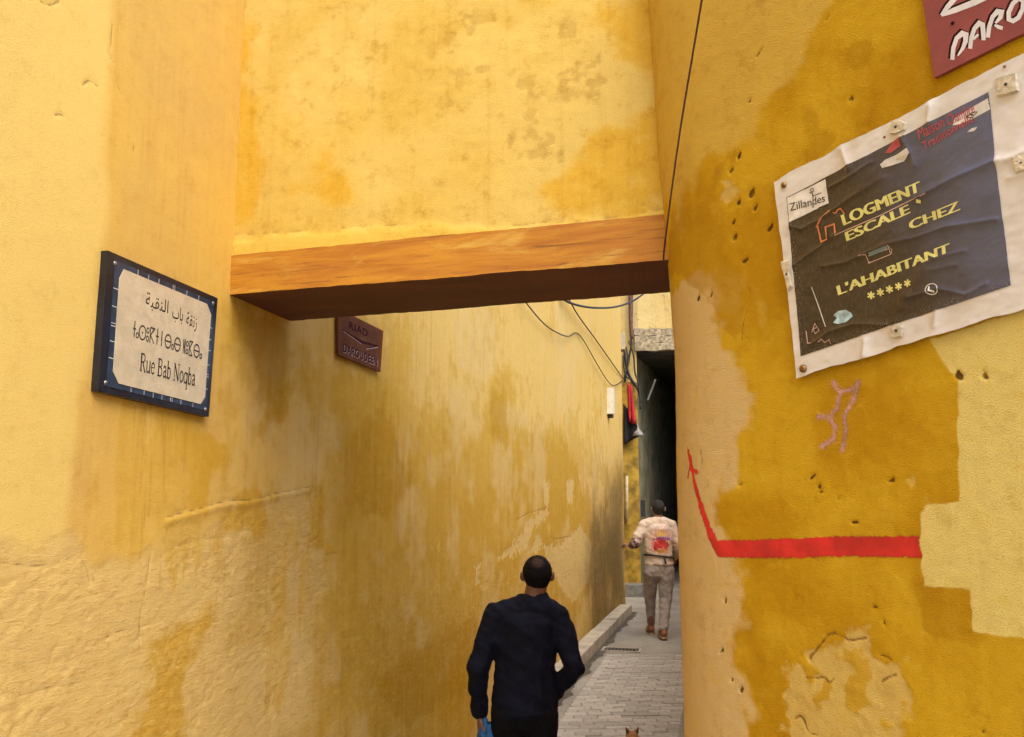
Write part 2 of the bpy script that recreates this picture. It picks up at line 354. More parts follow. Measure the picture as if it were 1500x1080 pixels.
tag(o, 'long weathered yellow plaster wall along the left side of the alley', 'wall')

# ---------------------------------------------------------------- right wall: flat face, rounded corner, then along the alley
rlean = lambda u, z: 0.045 * np.clip(z - 2.25, 0, 1.6) * np.clip((2.6 - np.abs(u - RT)) / 2.0, 0, 1)
rw_plan = [(3.0, -1.53), (2.08, 0.0), (1.48, 1.0), (1.18, 1.5), (0.88, 2.0), (0.64, 2.40), (0.556, 2.56), (0.522, 2.72), (0.545, 2.90), (0.66, 3.30), (0.85, 4.0), (1.36, 6.0), (2.14, 9.0), (2.92, 12.0), (3.70, 15.0), (4.08, 16.45)]
rw = Wall(rw_plan, 1); RT = u_at(Wall([(p[0], p[1]) for p in rw_plan], 1), 2.72); rw.lean = rlean
rY = lambda Y: float(np.interp(Y, rw.y, rw.us))
rus = steps((0, rY(1.1), 0.1), (rY(1.1), rY(2.85), 0.0045), (rY(2.85), rY(3.6), 0.03), (rY(3.6), rw.L, 0.25))
rzs = steps((-0.25, 1.0, 0.05), (1.0, 3.25, 0.0048), (3.25, 3.75, 0.05))
U, Z = [a.ravel() for a in np.meshgrid(rus, rzs, indexing='ij')]; P = np.stack([U, Z], -1)
B = {}
B['strip'] = poly(rw, (1000, 410), (1030, 404), (1046, 436), (1062, 470), (1062, 505), (1088, 520), (1090, 600), (1078, 690), (1060, 770), (1074, 850), (1076, 960), (1084, 1020), (1084, 1300), (900, 1300), (900, 430))
B['tan'] = union(P, [poly(rw, *q) for q in (
    [(930, -200), (1240, -200), (1205, 40), (1150, 110), (1120, 190), (1080, 222), (1050, 238), (1030, 275), (1000, 300), (940, 300)],
    [(1052, 425), (1068, 445), (1075, 465), (1066, 462)])])
B['fresh'] = union(P, [poly(rw, (1402, 600), (1404, 520), (1420, 480), (1500, 452), (2000, 430), (2000, 960), (1500, 936), (1425, 926), (1421, 863), (1352, 859), (1347, 800), (1348, 752), (1356, 740), (1404, 735)), poly(rw, (1362, 497), (1420, 480), (1440, 560), (1392, 545))])
B['dark'] = union(P, [poly(rw, *q) for q in (
    [(1050, 240), (1076, 230), (1070, 262), (1056, 290), (1060, 350), (1092, 392), (1098, 430), (1078, 505), (1060, 470), (1044, 420), (985, 410), (985, 330), (1040, 290)],
    [(1262, 70), (1285, 72), (1286, 105), (1278, 118), (1260, 100)], [(1198, 170), (1208, 168), (1210, 182), (1200, 188)], [(1200, 205), (1232, 190), (1242, 210), (1215, 232), (1196, 228)],
    [(1350, 862), (1420, 866), (1424, 928), (1350, 925)])])
peel_px = [(1215, 930), (1240, 938), (1272, 934), (1276, 956), (1304, 990), (1320, 988), (1324, 1020), (1318, 1062), (1296, 1082), (1300, 1300), (1150, 1300), (1160, 1000), (1184, 982), (1186, 965), (1200, 948)]
B['peel'] = union(P, [poly(rw, *peel_px), poly(rw, (1062, 262), (1076, 252), (1082, 270), (1070, 290), (1058, 280)), poly(rw, (1310, 720), (1330, 715), (1336, 730), (1326, 730))])
B['peel2'] = union(P, [poly(rw, *q) for q in ([(1180, 975), (1210, 968), (1206, 992), (1182, 990)], [(1222, 960), (1262, 950), (1275, 990), (1282, 1040), (1250, 1030), (1248, 990)], [(1178, 1020), (1212, 1000), (1215, 1024), (1195, 1040)])])
holes = []
for (x, y, a, b, an) in [(1107, 284, 4, 8, 20), (1088, 297, 4, 6, 15), (1112, 305, 3, 7, 20), (1131, 335, 4, 9, 20), (1080, 347, 3, 7, 15), (1080, 325, 3, 7, 15), (1094, 382, 4, 6, 35), (1092, 228, 2.5, 8, 20), (1078, 252, 3, 5, 30), (1255, 148, 4, 4, 0), (1043, 432, 2, 6, 10), (1024, 437, 2, 6, 10),
                         (1403, 549, 6, 9, -20), (1441, 549, 5, 8, -15), (1188, 699, 3, 6, 25), (1200, 721, 4, 2, 0), (1227, 730, 4, 2, 0), (1305, 703, 6, 3.5, 0), (1250, 765, 7, 2, -10), (1083, 709, 4, 3, 0), (1057, 953, 4, 5, 10), (1072, 996, 3, 3, 0), (1086, 1010, 3, 5, 0), (1294, 912, 2, 5, -15), (1198, 713, 3, 3, 0), (1062, 880, 2, 6, 0), (1281, 890, 7, 2, -40), (1440, 1070, 3, 3, 0), (1226, 32, 2, 4, 30), (1125, 83, 2, 8, 35), (1110, 150, 2, 5, 30)]:
    an = R(an); ca, sa = math.cos(an), math.sin(an)
    ring = [(x + p_ * a * ca + q_ * b * sa, y - p_ * a * sa * 0 + -q_ * b * ca * -1 * -1) for p_, q_ in ((.3, 1.0), (.9, .1), (.7, -.8), (-.5, -1.0), (-1.0, -.3), (-.1, .5))]
    holes.append(poly(rw, *ring))
B['hole'] = union(P, holes)  # gouges: their dark colour also holds the shadow inside them
rim = line(rw, 0.006, (1186, 965), (1202, 945), (1218, 928), (1238, 934), (1245, 938), (1268, 934)); rim2 = line(rw, 0.006, (1292, 998), (1302, 992), (1312, 988)); rim3 = line(rw, 0.005, (1182, 992), (1196, 993), (1208, 992), (1216, 1000), (1222, 994)); rim4 = line(rw, 0.004, (1290, 960), (1300, 962), (1306, 967)); rim5 = line(rw, 0.005, (1166, 1052), (1176, 1050), (1186, 1072), (1200, 1076))
crk = line(rw, 0.003, (1100, 420), (1096, 450), (1090, 470), (1086, 500))
B['crack'] = union(P, [rim, rim2, rim3, rim4, rim5, crk, line(rw, 0.003, (1188, 966), (1186, 960), (1200, 950)), line(rw, 0.003, (1030, 690), (1026, 660))])
MOT = 4.0
LAY = [
    ('tan', (0.62, 0.415, 0.075), 0.05, 0.20, 9, 0.85, 0), ('strip', (0.64, 0.465, 0.21), 0.03, 0.16, 9, 0.9, 0), ('dark', DEEP, 0.012, 0.07, 12, 0.6, 0), ('fresh', FRESH, 0.0030, 0.006, 36, 1.0, 0),
    ('peel', (0.63, 0.45, 0.13), 0.012, 0.07, 26, 0.85, 0), ('peel2', (0.54, 0.32, 0.02), 0.008, 0.06, 20, 0.9, 0), ('hole', (0.11, 0.05, 0.012), 0.0015, 0.006, 60, 0.95, 0), ('crack', (0.18, 0.08, 0.015), 0.0015, 0.003, 60, 0.8, 0)]
ragged(B, U, Z, LAY); B['mottle'] = fbm(U * MOT, Z * MOT, 5, 77)
B['rough'] = np.clip(0.05 + 0.8 * zone(B['peel'], 0.01), 0, 1); B['dirt_shade'] = 0.25 * np.clip((0.6 - Z) / 0.5, 0, 1)  # foot darkened in colour for dirt and contact shade together
edge = 0.01 * fbm(U * 40, Z * 40, 3, 5)
relief = 0.012 * fbm(U * 1.6, Z * 1.6, 3, 33) + 0.0022 * fbm(U * 16, Z * 16, 3, 31) + 0.0016 * fbm(U * 50, Z * 50, 3, 36) - 0.005 * zone(B['hole'], 0.0012) - 0.0014 * zone(B['peel'], 0.002) - 0.0020 * zone(B['crack'], 0.0012) + 0.0010 * zone(B['peel2'], 0.002)
relief += B['rough'] * 0.003 * fbm(U * 30, Z * 30, 3, 41)
RWgrid = dict(U=U, Z=Z, relief=relief, nu=len(rus), nz=len(rzs))
pts = rw.point(U, Z, relief)
pts[:, 2] = np.where(pts[:, 2] > 0, pts[:, 2] * (1 - 0.28 * np.clip((U - rY(3.7)) / 0.8, 0, 1)), pts[:, 2])    # unseen stretch kept low so more sky light reaches the alley
M_right = plaster('plaster_right', ((0.48, 0.255, 0.005), (0.59, 0.355, 0.014)), LAY,
    streak=0.15, grain=1.4, grain_scale=300, mott=(3.0, 0.65), lite=(0.66, 0.43, 0.035))
o = build_sheet('corner_wall', M_right, pts, len(rus), len(rzs), np.stack([U, Z], -1), B)
tag(o, 'ochre plaster wall with rounded corner on the right, carrying the banner', 'wall')

# ---------------------------------------------------------------- wall bridging the alley, on its painted beam
BZ = 2.614; BT = 0.155
FL, BL_, FR, BR_ = np.array([-1.098, 3.312]), np.array([-1.03, 3.86]), np.array([0.522, 2.789]), np.array([0.612, 3.254])
fd = (FR - FL) / np.linalg.norm(FR - FL); fn = np.array([fd[1], -fd[0]])          # along the beam, and out towards the viewer
FLx, FRx = FL - fd * 0.14, FR + fd * 0.14; BLx, BRx = BL_ - fd * 0.16, BR_ + fd * 0.14
root = empty('bridge_wall', (float((FL + FR)[0] / 2), float((FL + FR)[1] / 2), BZ)); tag(root, 'yellow plaster wall bridging the alley above the painted beam', 'wall')
ow = Wall([tuple(FLx + fn * -0.012), tuple(FLx * .66 + FRx * .34 + fn * -0.012), tuple(FLx * .34 + FRx * .66 + fn * -0.012), tuple(FRx + fn * -0.012)], 1)
if ow.normal(ow.L / 2).y > 0: ow = Wall([tuple(FLx + fn * -0.012), tuple(FLx * .66 + FRx * .34 + fn * -0.012), tuple(FLx * .34 + FRx * .66 + fn * -0.012), tuple(FRx + fn * -0.012)], -1)
ous = steps((0, ow.L, 0.0065)); ozs = steps((BZ + 0.10, 3.95, 0.0065), (3.95, 4.25, 0.06))
U, Z = [a.ravel() for a in np.meshgrid(ous, ozs, indexing='ij')]; P = np.stack([U, Z], -1)
C_ = {}
C_['orange'] = union(P, [poly(ow, *q) for q in ([(300, -100), (362, -100), (362, 90), (380, 150), (392, 240), (352, 300), (300, 330)], [(416, 262), (470, 248), (520, 268), (536, 296), (500, 302), (420, 290)], [(905, -100), (1000, -100), (1000, 300), (930, 268), (880, 232), (884, 198), (925, 196), (936, 110), (918, 60)], [(800, 270), (900, 240), (960, 280), (940, 312), (820, 318)])])
C_['scuff'] = union(P, [poly(ow, *q) for q in ([(543, 72), (560, 70), (567, 86), (557, 96), (547, 91)], [(756, 118), (782, 110), (792, 128), (784, 150), (782, 178), (770, 176), (768, 148)], [(618, 70), (640, 56), (662, 50), (650, 64), (628, 76)], [(664, 132), (684, 116), (702, 108), (694, 124), (676, 134)], [(670, 32), (690, 24), (712, 22), (690, 36)], [(640, 158), (668, 150), (664, 158)], [(832, 40), (842, 38), (836, 50)], [(450, 166), (454, 150), (458, 164)], [(766, 200), (800, 195), (806, 226), (772, 230)], [(832, 110), (870, 104), (862, 140), (840, 138)])])
C_['blot'] = 0.3 * fbm(U * 2.2, Z * 2.6, 5, 231) - 0.035
C_['low'] = poly(ow, (280, 350), (420, 346), (560, 334), (700, 334), (860, 326), (1010, 300), (1010, 345), (280, 420))
C_['crack'] = union(P, [line(ow, 0.003, (336, 344), (420, 340), (560, 330), (640, 333)), line(ow, 0.003, (750, 330), (800, 326), (860, 324), (940, 312), (975, 306)), line(ow, 0.003, (930, 303), (942, 300))])
MOT = 2.0
LAY = [('orange', (0.60, 0.345, 0.025), 0.05, 0.18, 5, 0.85, 0), ('scuff', (0.46, 0.29, 0.065), 0.026, 0.13, 26, 0.55, 0), ('blot', (0.55, 0.345, 0.045), 0.05, 0.05, 9, 0.6, 0), ('low', (0.65, 0.44, 0.07), 0.012, 0.03, 9, 0.8, 0), ('crack', (0.38, 0.23, 0.05), 0.003, 0.014, 40, 0.55, 0)]
ragged(C_, U, Z, LAY); C_['mottle'] = fbm(U * MOT, Z * MOT, 5, 77)
C_['rough'] = np.clip(0.12 + 0.3 * zone(fbm(U * 2, Z * 2, 3, 8) - 0.08, 0.03), 0, 1); C_['dirt_shade'] = 0 * U
relief = 0.016 * fbm(U * 1.7, Z * 1.7, 3, 52) + 0.003 * fbm(U * 14, Z * 14, 3, 55) - 0.001 * zone(C_['scuff'], 0.02) + 0.006 * zone(C_['low'], 0.006) - 0.002 * zone(C_['crack'], 0.002)
M_over = plaster('plaster_bridge', ((0.64, 0.455, 0.12), (0.60, 0.395, 0.075)), LAY, streak=0.25, grain=0.4, grain_scale=260, mott=(2.0, 0.75), lite=(0.68, 0.48, 0.12))
build_sheet('plaster_face', M_over, ow.point(U, Z, relief), len(ous), len(ozs), np.stack([U, Z], -1), C_, root)
g = NG('plaster_plain'); co = g.obj(); n1 = g.noise(co, 2, 7); n2 = g.noise(co, 50, 4)
g.col(g.mix(g.remap(n1, 0.3, 0.7), (0.62, 0.40, 0.11), (0.50, 0.29, 0.05))); g.rough(0.9); g.bump(g.math('ADD', n1, g.math('MULTIPLY', n2, 0.4)), 0.5, 0.01); M_plain = g.m
bm = bmesh.new()
a = [FLx - fn * 0.035, FRx - fn * 0.035, BRx + 0 * fn, BLx]
bm_prism(bm, [(*p, BZ + 0.06) for p in a], [(*p, 4.25) for p in a]); bm_obj('wall_core', bm, M_plain, root)
g = NG('beam_paint'); co = g.obj()
rot = math.atan2(fd[1], fd[0]); lo = g.mapping(co, (1, 1, 1), (0, 0, 0), (0, 0, -rot))
gr1 = g.noise(g.mapping(lo, (2.2, 5, 26)), 1.0, 8, 0.62, 0.6); pt = g.noise(g.mapping(lo, (2.0, 2, 7)), 1.6, 6, 0.6, 0.5); sp = g.noise(co, 150, 3)
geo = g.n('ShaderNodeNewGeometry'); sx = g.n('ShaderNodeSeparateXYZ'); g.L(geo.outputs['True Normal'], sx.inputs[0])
c = g.mix(g.remap(gr1, 0.3, 0.7), (0.36, 0.115, 0.003), (0.50, 0.215, 0.007)); c = g.mix(g.math('MULTIPLY', g.remap(pt, 0.55, 0.70), 0.6), c, (0.60, 0.38, 0.06)); gl_ = g.noise(g.mapping(lo, (3.5, 8, 70)), 1.0, 6, 0.7, 0.8); c = g.mix(g.math('MULTIPLY', g.remap(gl_, 0.54, 0.68), 0.8), c, (0.19, 0.06, 0.004)); c = g.mix(g.math('MULTIPLY', g.remap(sp, 0.6, 0.75), 0.35), c, (0.25, 0.1, 0.02))
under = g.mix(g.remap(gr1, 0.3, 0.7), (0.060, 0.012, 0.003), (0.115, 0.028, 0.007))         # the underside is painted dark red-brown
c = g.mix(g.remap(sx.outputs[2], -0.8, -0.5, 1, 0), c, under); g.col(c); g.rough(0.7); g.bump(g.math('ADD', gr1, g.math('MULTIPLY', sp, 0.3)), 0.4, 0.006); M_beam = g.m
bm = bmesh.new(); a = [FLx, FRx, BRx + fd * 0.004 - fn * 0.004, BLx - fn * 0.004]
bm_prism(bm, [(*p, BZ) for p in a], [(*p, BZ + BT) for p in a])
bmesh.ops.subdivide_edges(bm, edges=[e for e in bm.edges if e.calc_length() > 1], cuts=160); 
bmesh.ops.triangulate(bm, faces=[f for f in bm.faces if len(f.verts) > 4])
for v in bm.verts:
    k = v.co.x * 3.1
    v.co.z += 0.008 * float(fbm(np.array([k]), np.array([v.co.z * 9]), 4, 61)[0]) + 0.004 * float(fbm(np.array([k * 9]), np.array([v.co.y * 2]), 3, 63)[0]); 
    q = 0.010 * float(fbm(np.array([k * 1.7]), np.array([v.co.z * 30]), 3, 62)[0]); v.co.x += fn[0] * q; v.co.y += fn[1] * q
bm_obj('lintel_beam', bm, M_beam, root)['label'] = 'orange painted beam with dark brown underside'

# ================================================================== ground
g = NG('concrete_ground'); co = g.obj(); n1 = g.noise(co, 1.3, 8); n2 = g.noise(co, 25, 6); n3 = g.noise(co, 160, 3)
c = g.mix(g.remap(n1, 0.3, 0.7), (0.22, 0.20, 0.165), (0.34, 0.315, 0.265)); c = g.mix(g.math('MULTIPLY', g.remap(n2, 0.5, 0.7), 0.5), c, (0.18, 0.155, 0.125)); g.col(c); g.rough(0.85)
g.bump(g.math('ADD', n2, g.math('MULTIPLY', n3, 0.5)), 0.4, 0.008); M_ground = g.m
o = mesh_obj('ground', [(-600, -600, -0.20), (600, -600, -0.20), (600, 600, -0.20), (-600, 600, -0.20)], [(0, 1, 2, 3)], M_ground); tag(o, 'grey trodden ground of the old town lane', 'ground', kind='structure')
lwx = lambda Y: float(np.interp(Y, lw.y, lw.x)); rwx = lambda Y: float(np.interp(Y, rw.y, rw.x))
bm = bmesh.new(); ys = [5.38] + list(np.arange(6, 15, 1.0)) + [15.4, 17, 24]
lx = lambda Y: lwx(Y) - 0.1 if Y < 14.5 else 0.9 + 0.27 * (Y - 14.5); rx = lambda Y: rwx(Y) + 0.1 if Y < 16.3 else 4.2 + 0.27 * (Y - 16.3)
tp = [(bm.verts.new((lx(Y), Y, -0.006)), bm.verts.new((rx(Y), Y, -0.006))) for Y in ys]; bt = [(bm.verts.new((lx(Y), Y, -0.26)), bm.verts.new((rx(Y), Y, -0.26))) for Y in ys]
for (a, b), (c, d) in zip(tp, tp[1:]): bm.faces.new((a, b, d, c))
bm.faces.new((bt[0][0], bt[0][1], tp[0][1], tp[0][0]))
fl = bm_obj('alley_floor', bm, M_ground); tag(fl, 'grey concrete floor of the alley one step up', 'floor', kind='structure')
# clay and stone pavers, laid across the alley in running bond
g = NG('paver'); oi = g.n('ShaderNodeObjectInfo'); co = g.obj(); n = g.noise(co, 30, 5); n2 = g.noise(co, 160, 3)
ramp = g.mix(oi.outputs['Random'], (0.33, 0.305, 0.26), (0.46, 0.43, 0.37)); c = g.mix(g.math('MULTIPLY', g.remap(n, 0.45, 0.7), 0.45), ramp, (0.20, 0.16, 0.115)); g.col(c); g.rough(0.8); g.bump(g.math('ADD', n, n2), 0.35, 0.006); M_pav = g.m
def paver_mesh(lx_, seed):
    rnd = random.Random(seed); bm = bmesh.new(); vs_ = bm_box(bm, (-lx_ / 2, -0.047, -0.05), (lx_ / 2, 0.047, 0.0))
    for v in vs_:
        v.co.x += rnd.uniform(-.004, .004); v.co.y += rnd.uniform(-.004, .004); v.co.z += rnd.uniform(-.003, .003)
    bmesh.ops.bevel(bm, geom=[e for e in bm.edges if e.verts[0].co.z > -0.02 and e.verts[1].co.z > -0.02], offset=0.005, segments=1, affect='EDGES')
    bmesh.ops.recalc_face_normals(bm, faces=bm.faces); me = bpy.data.meshes.new('paver'); bm.to_mesh(me); bm.free(); me.materials.append(M_pav); return me
full = [paver_mesh(0.193, k) for k in range(5)]; half = [paver_mesh(0.093, k + 9) for k in range(3)]
pl = lambda Y: 0.486 + 0.2395 * (Y - 7.918); pr = lambda Y: 1.278 + 0.234 * (Y - 7.003)
row = 0; Y = 5.45; ang = math.atan(0.0)
while Y < 10.42:
    x0 = pl(Y); wd = pr(Y) - x0; k = 0; x = x0
    seq = [0.2] * 5 if row % 2 == 0 else [0.1] + [0.2] * 4 + [0.1]
    sc = wd / sum(seq)
    for s_ in seq:
        me = random.choice(full if s_ > 0.15 else half); ob = bpy.data.objects.new('paver', me); COL.objects.link(ob); ob.parent = fl
        ob.location = (x + s_ * sc / 2, Y + random.uniform(-.003, .003), random.uniform(-0.004, 0.004) + 0.002); ob.scale = (sc * 0.985, 1, 1)
        ob.rotation_euler = (random.uniform(-.012, .012), random.uniform(-.012, .012), random.uniform(-.012, .012)); x += s_ * sc
    Y += 0.1025; row += 1
# kerb along the left wall
M_kerb = simple('kerb_stone', (0.37, 0.325, 0.245), 0.85, 0.22, 6, 0.5, 60)
Y = 5.42; kerb = empty('kerb', (lwx(9), 9, 0)); tag(kerb, 'low stone kerb running along the foot of the left wall', 'kerb', kind='structure')
while Y < 13.9:
    Y2 = min(Y + random.uniform(0.85, 1.15), 13.95); bm = bmesh.new(); a = 0.006
    lo_ = [(lwx(Y) - 0.05, Y + a), (lwx(Y) + 0.185, Y + a - 0.01), (lwx(Y2) + 0.185, Y2 - a - 0.01), (lwx(Y2) - 0.05, Y2 - a)]
    h_ = 0.118 + random.uniform(-.006, .006)
    bm_prism(bm, [(*p, -0.05) for p in lo_], [(*p, h_) for p in lo_]); bm_obj('kerb_stone', bm, M_kerb, kerb, bevel=0.012); Y = Y2
# damp black stain in the gutter along the kerb foot
V, Fc = [], []
for k in range(90):
    Y = 6.2 + k * .088; n_ = float(fbm(np.array([k * .33]), np.array([1.5]), 4, 44)[0]); w_ = max(.012, .085 + .22 * n_)
    V += [(lwx(Y) + .182, Y, -.002), (lwx(Y) + .186 + w_, Y, -.002)]
    if k: Fc.append((2 * k - 2, 2 * k - 1, 2 * k + 1, 2 * k))
o = mesh_obj('gutter_stain', V, Fc, simple('damp_grime', (0.075, 0.062, 0.045), .8, .4, 12)); o.parent = fl
# drain cover
M_iron = simple('cast_iron', (0.16, 0.15, 0.135), 0.6, 0.3, 40, 0.3, 90, 0.6)
dr = empty('drain_cover', (1.30, 10.72, 0)); tag(dr, 'iron drain grating set in the alley floor', 'drain')
bm = bmesh.new(); T = Matrix.Translation((1.30, 10.72, 0)) @ Matrix.Rotation(R(-14), 4, 'Z')
for q in (((-.23, -.13, -.004), (.23, -.10, .008)), ((-.23, .10, -.004), (.23, .13, .008)), ((-.23, -.10, -.004), (-.20, .10, .008)), ((.20, -.10, -.004), (.23, .10, .008))): bm_box(bm, *q, T)
bm_obj('frame', bm, M_kerb, dr)
bm = bmesh.new(); bm_box(bm, (-.20, -.10, -.005), (.20, .10, -.002), T); bm_obj('pit', bm, simple('pit_black', (0.012, 0.011, 0.01), 0.9), dr)
for k in range(9):
    bm = bmesh.new(); x = -.17 + k * .0425; bm_box(bm, (x - .011, -.10, -.001), (x + .011, .10, .006), T @ Matrix.Shear('XZ', 4, (0.0, 0.0))); bm_obj('bar', bm, M_iron, dr)

# ================================================================== far end: covered passage
YF = 16.4
zf = lambda px, py: float(on_y(px, py, YF)[2]); xf = lambda px, py: float(on_y(px, py, YF)[0])
g = NG('far_plaster'); co = g.obj(); n1 = g.noise(co, 1.5, 8, 0.6); n2 = g.noise(co, 14, 6); st = g.noise(g.mapping(co, (9, 9, .6)), 1.0, 5)
c = g.mix(g.remap(n1, 0.3, 0.7), (0.56, 0.42, 0.17), (0.44, 0.29, 0.07)); c = g.mix(g.math('MULTIPLY', g.remap(st, 0.5, 0.75), 0.6), c, (0.20, 0.14, 0.06)); c = g.mix(g.math('MULTIPLY', g.remap(n2, 0.62, 0.72), 0.6), c, (0.12, 0.09, 0.06)); g.col(c); g.rough(0.9); g.bump(n2, 0.6, 0.02); M_far = g.m
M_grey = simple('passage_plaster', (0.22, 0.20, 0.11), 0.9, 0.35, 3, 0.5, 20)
M_dark = simple('passage_gloom', (0.07, 0.06, 0.045), 0.95, 0.3, 3, 0.4, 20)  # dark colour carries the unlit gloom of the covered passage
M_wood = simple('old_wood', (0.30, 0.235, 0.14), 0.85, 0.45, 18, 0.7, 40)
XO = xf(936, 700); ZT = zf(960, 514)
ps = empty('covered_passage', (2.6, YF, 0)); tag(ps, 'pale house front at the alley end over a dark covered passage', 'building')
bm = bmesh.new(); bm_box(bm, (1.0, YF, ZT + 0.42), (5.2, YF + 0.35, 6.2)); bm_obj('front_wall', bm, M_far, ps)
M_jamb = simple('shaded_ochre_jamb', (0.33, 0.20, 0.02), .9, .5, 5, .5, 30)  # ochre deepened so the colour carries the shade on the jambs
zj = zf(925, 560)
bm = bmesh.new(); bm_box(bm, (1.0, YF + .003, zj), (XO, YF + 0.35, ZT + 0.42)); bm_obj('upper_jamb', bm, M_far, ps)
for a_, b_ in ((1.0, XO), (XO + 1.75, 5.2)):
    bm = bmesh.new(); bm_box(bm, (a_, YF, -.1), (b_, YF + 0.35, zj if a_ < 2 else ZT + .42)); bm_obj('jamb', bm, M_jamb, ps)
for k in range(3):
    bm = bmesh.new(); z0 = ZT + k * 0.145; bm_box(bm, (XO - 0.04, YF - 0.07 + 0.015 * k, z0), (XO + 1.9, YF + 0.1, z0 + 0.135)); bmesh.ops.subdivide_edges(bm, edges=[e for e in bm.edges if e.calc_length() > 1], cuts=14)
    for v in bm.verts: v.co.z += random.uniform(-.014, .014); v.co.y += random.uniform(-.012, .012)
    bm_obj('lintel_plank', bm, M_wood, ps)
bm = bmesh.new(); bm_box(bm, (1.0, 14.3, -.1), (1.62, YF - .002, 6.0)); bm_obj('side_wall', bm, M_far, ps)
dm = 0.30; D = 7.0
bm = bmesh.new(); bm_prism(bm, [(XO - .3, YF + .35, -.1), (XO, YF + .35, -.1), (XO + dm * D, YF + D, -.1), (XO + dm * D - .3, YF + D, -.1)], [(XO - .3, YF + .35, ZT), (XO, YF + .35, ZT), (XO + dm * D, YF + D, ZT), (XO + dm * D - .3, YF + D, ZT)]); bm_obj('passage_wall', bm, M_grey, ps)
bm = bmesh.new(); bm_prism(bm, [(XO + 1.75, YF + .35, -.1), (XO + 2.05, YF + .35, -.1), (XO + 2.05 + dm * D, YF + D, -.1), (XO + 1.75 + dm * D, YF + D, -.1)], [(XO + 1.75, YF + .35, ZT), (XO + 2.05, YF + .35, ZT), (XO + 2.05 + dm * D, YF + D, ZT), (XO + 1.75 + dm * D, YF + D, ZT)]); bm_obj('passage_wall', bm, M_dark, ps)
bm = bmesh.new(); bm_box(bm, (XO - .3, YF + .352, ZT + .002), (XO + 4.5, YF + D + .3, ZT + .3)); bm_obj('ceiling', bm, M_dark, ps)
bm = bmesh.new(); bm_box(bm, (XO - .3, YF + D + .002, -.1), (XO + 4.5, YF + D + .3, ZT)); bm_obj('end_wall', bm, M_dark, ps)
# window slot, its inner dark put into a black block, stone step at its foot
q0, q1 = on_y(937, 733, YF - .012), on_y(944, 757, YF - .012)
o_ = bmesh.new(); bm_box(o_, (q0[0] + .02, YF - .02, q1[2]), (q1[0] + .02, YF + .02, q0[2])); 
so_ = bm_obj('window_slot', o_, simple('slot_dark', (0.02, 0.02, 0.02), 0.5)); tag(so_, 'small dark window slot on the passage jamb left of the second man', 'window slot')
bm = bmesh.new(); bm_box(bm, (1.9, YF - .42, -.1), (XO + .14, YF, .20)); st_ = bm_obj('stone_step', bm, simple('step_stone', (0.17, 0.165, 0.14), 0.85, 0.3, 9, 0.5, 40), bevel=0.015); tag(st_, 'grey stone doorstep at the foot of the far yellow jamb', 'step')


# ================================================================== lettering and decals
def font_mesh(text, bold=0.0, res=3):
    cu = bpy.data.curves.new('lettering', 'FONT'); cu.body = text; cu.size = 1.0; cu.resolution_u = res; cu.offset = bold; cu.space_character = 1.0 + bold * 4; cu.fill_mode = 'FRONT'
    ob = bpy.data.objects.new('lettering', cu); COL.objects.link(ob); dg = bpy.context.evaluated_depsgraph_get()
    me = bpy.data.meshes.new_from_object(ob.evaluated_get(dg)); bpy.data.objects.remove(ob); bpy.data.curves.remove(cu)
    v = np.array([q.co[:] for q in me.vertices]); f = [tuple(p.vertices) for p in me.polygons]; bpy.data.meshes.remove(me)
    return v[:, :2], f
def lettering(name, text, F, mat, parent, bold=0.0, res=3, fit=True):
    """text scaled so that its box is the unit square, then carried onto a surface by F(x, y)"""
    v, f = font_mesh(text, bold, res)
    lo, hi = v.min(0), v.max(0)
    if fit: v = (v - lo) / (hi - lo)
    return mesh_obj(name, [F(x, y) for x, y in v], f, mat, parent)
def strip(V, Fc, pts, w, F, lift):
    p = np.array(pts, float); n = len(p); wd = w if hasattr(w, '__len__') else [w] * n; b = len(V)
    for i in range(n):
        a = p[i] - p[i - 1] if i else p[1] - p[0]; c = p[i + 1] - p[i] if i < n - 1 else p[-1] - p[-2]
        a = a / (np.hypot(*a) + 1e-9); c = c / (np.hypot(*c) + 1e-9); t = a + c; t = t / (np.hypot(*t) + 1e-9); m = np.array([-t[1], t[0]])
        k = wd[i] / 2 / max(0.45, abs(m @ np.array([-a[1], a[0]])))
        V.append(F(*(p[i] + m * k), lift)); V.append(F(*(p[i] - m * k), lift))
    for i in range(n - 1): Fc.append((b + 2 * i, b + 2 * i + 1, b + 2 * i + 3, b + 2 * i + 2))
def strokes(name, lines, F, mat, parent):
    """lines: (points, width); every line lies a hair above the last"""
    V, Fc = [], []
    for k, (pts, w) in enumerate(lines): strip(V, Fc, pts, w, F, k * 2e-5)
    return mesh_obj(name, V, Fc, mat, parent)
def circ(cx, cy, rx, ry=None, n=14): return [(cx + rx * math.cos(2 * math.pi * k / n), cy + (ry or rx) * math.sin(2 * math.pi * k / n)) for k in range(n + 1)]

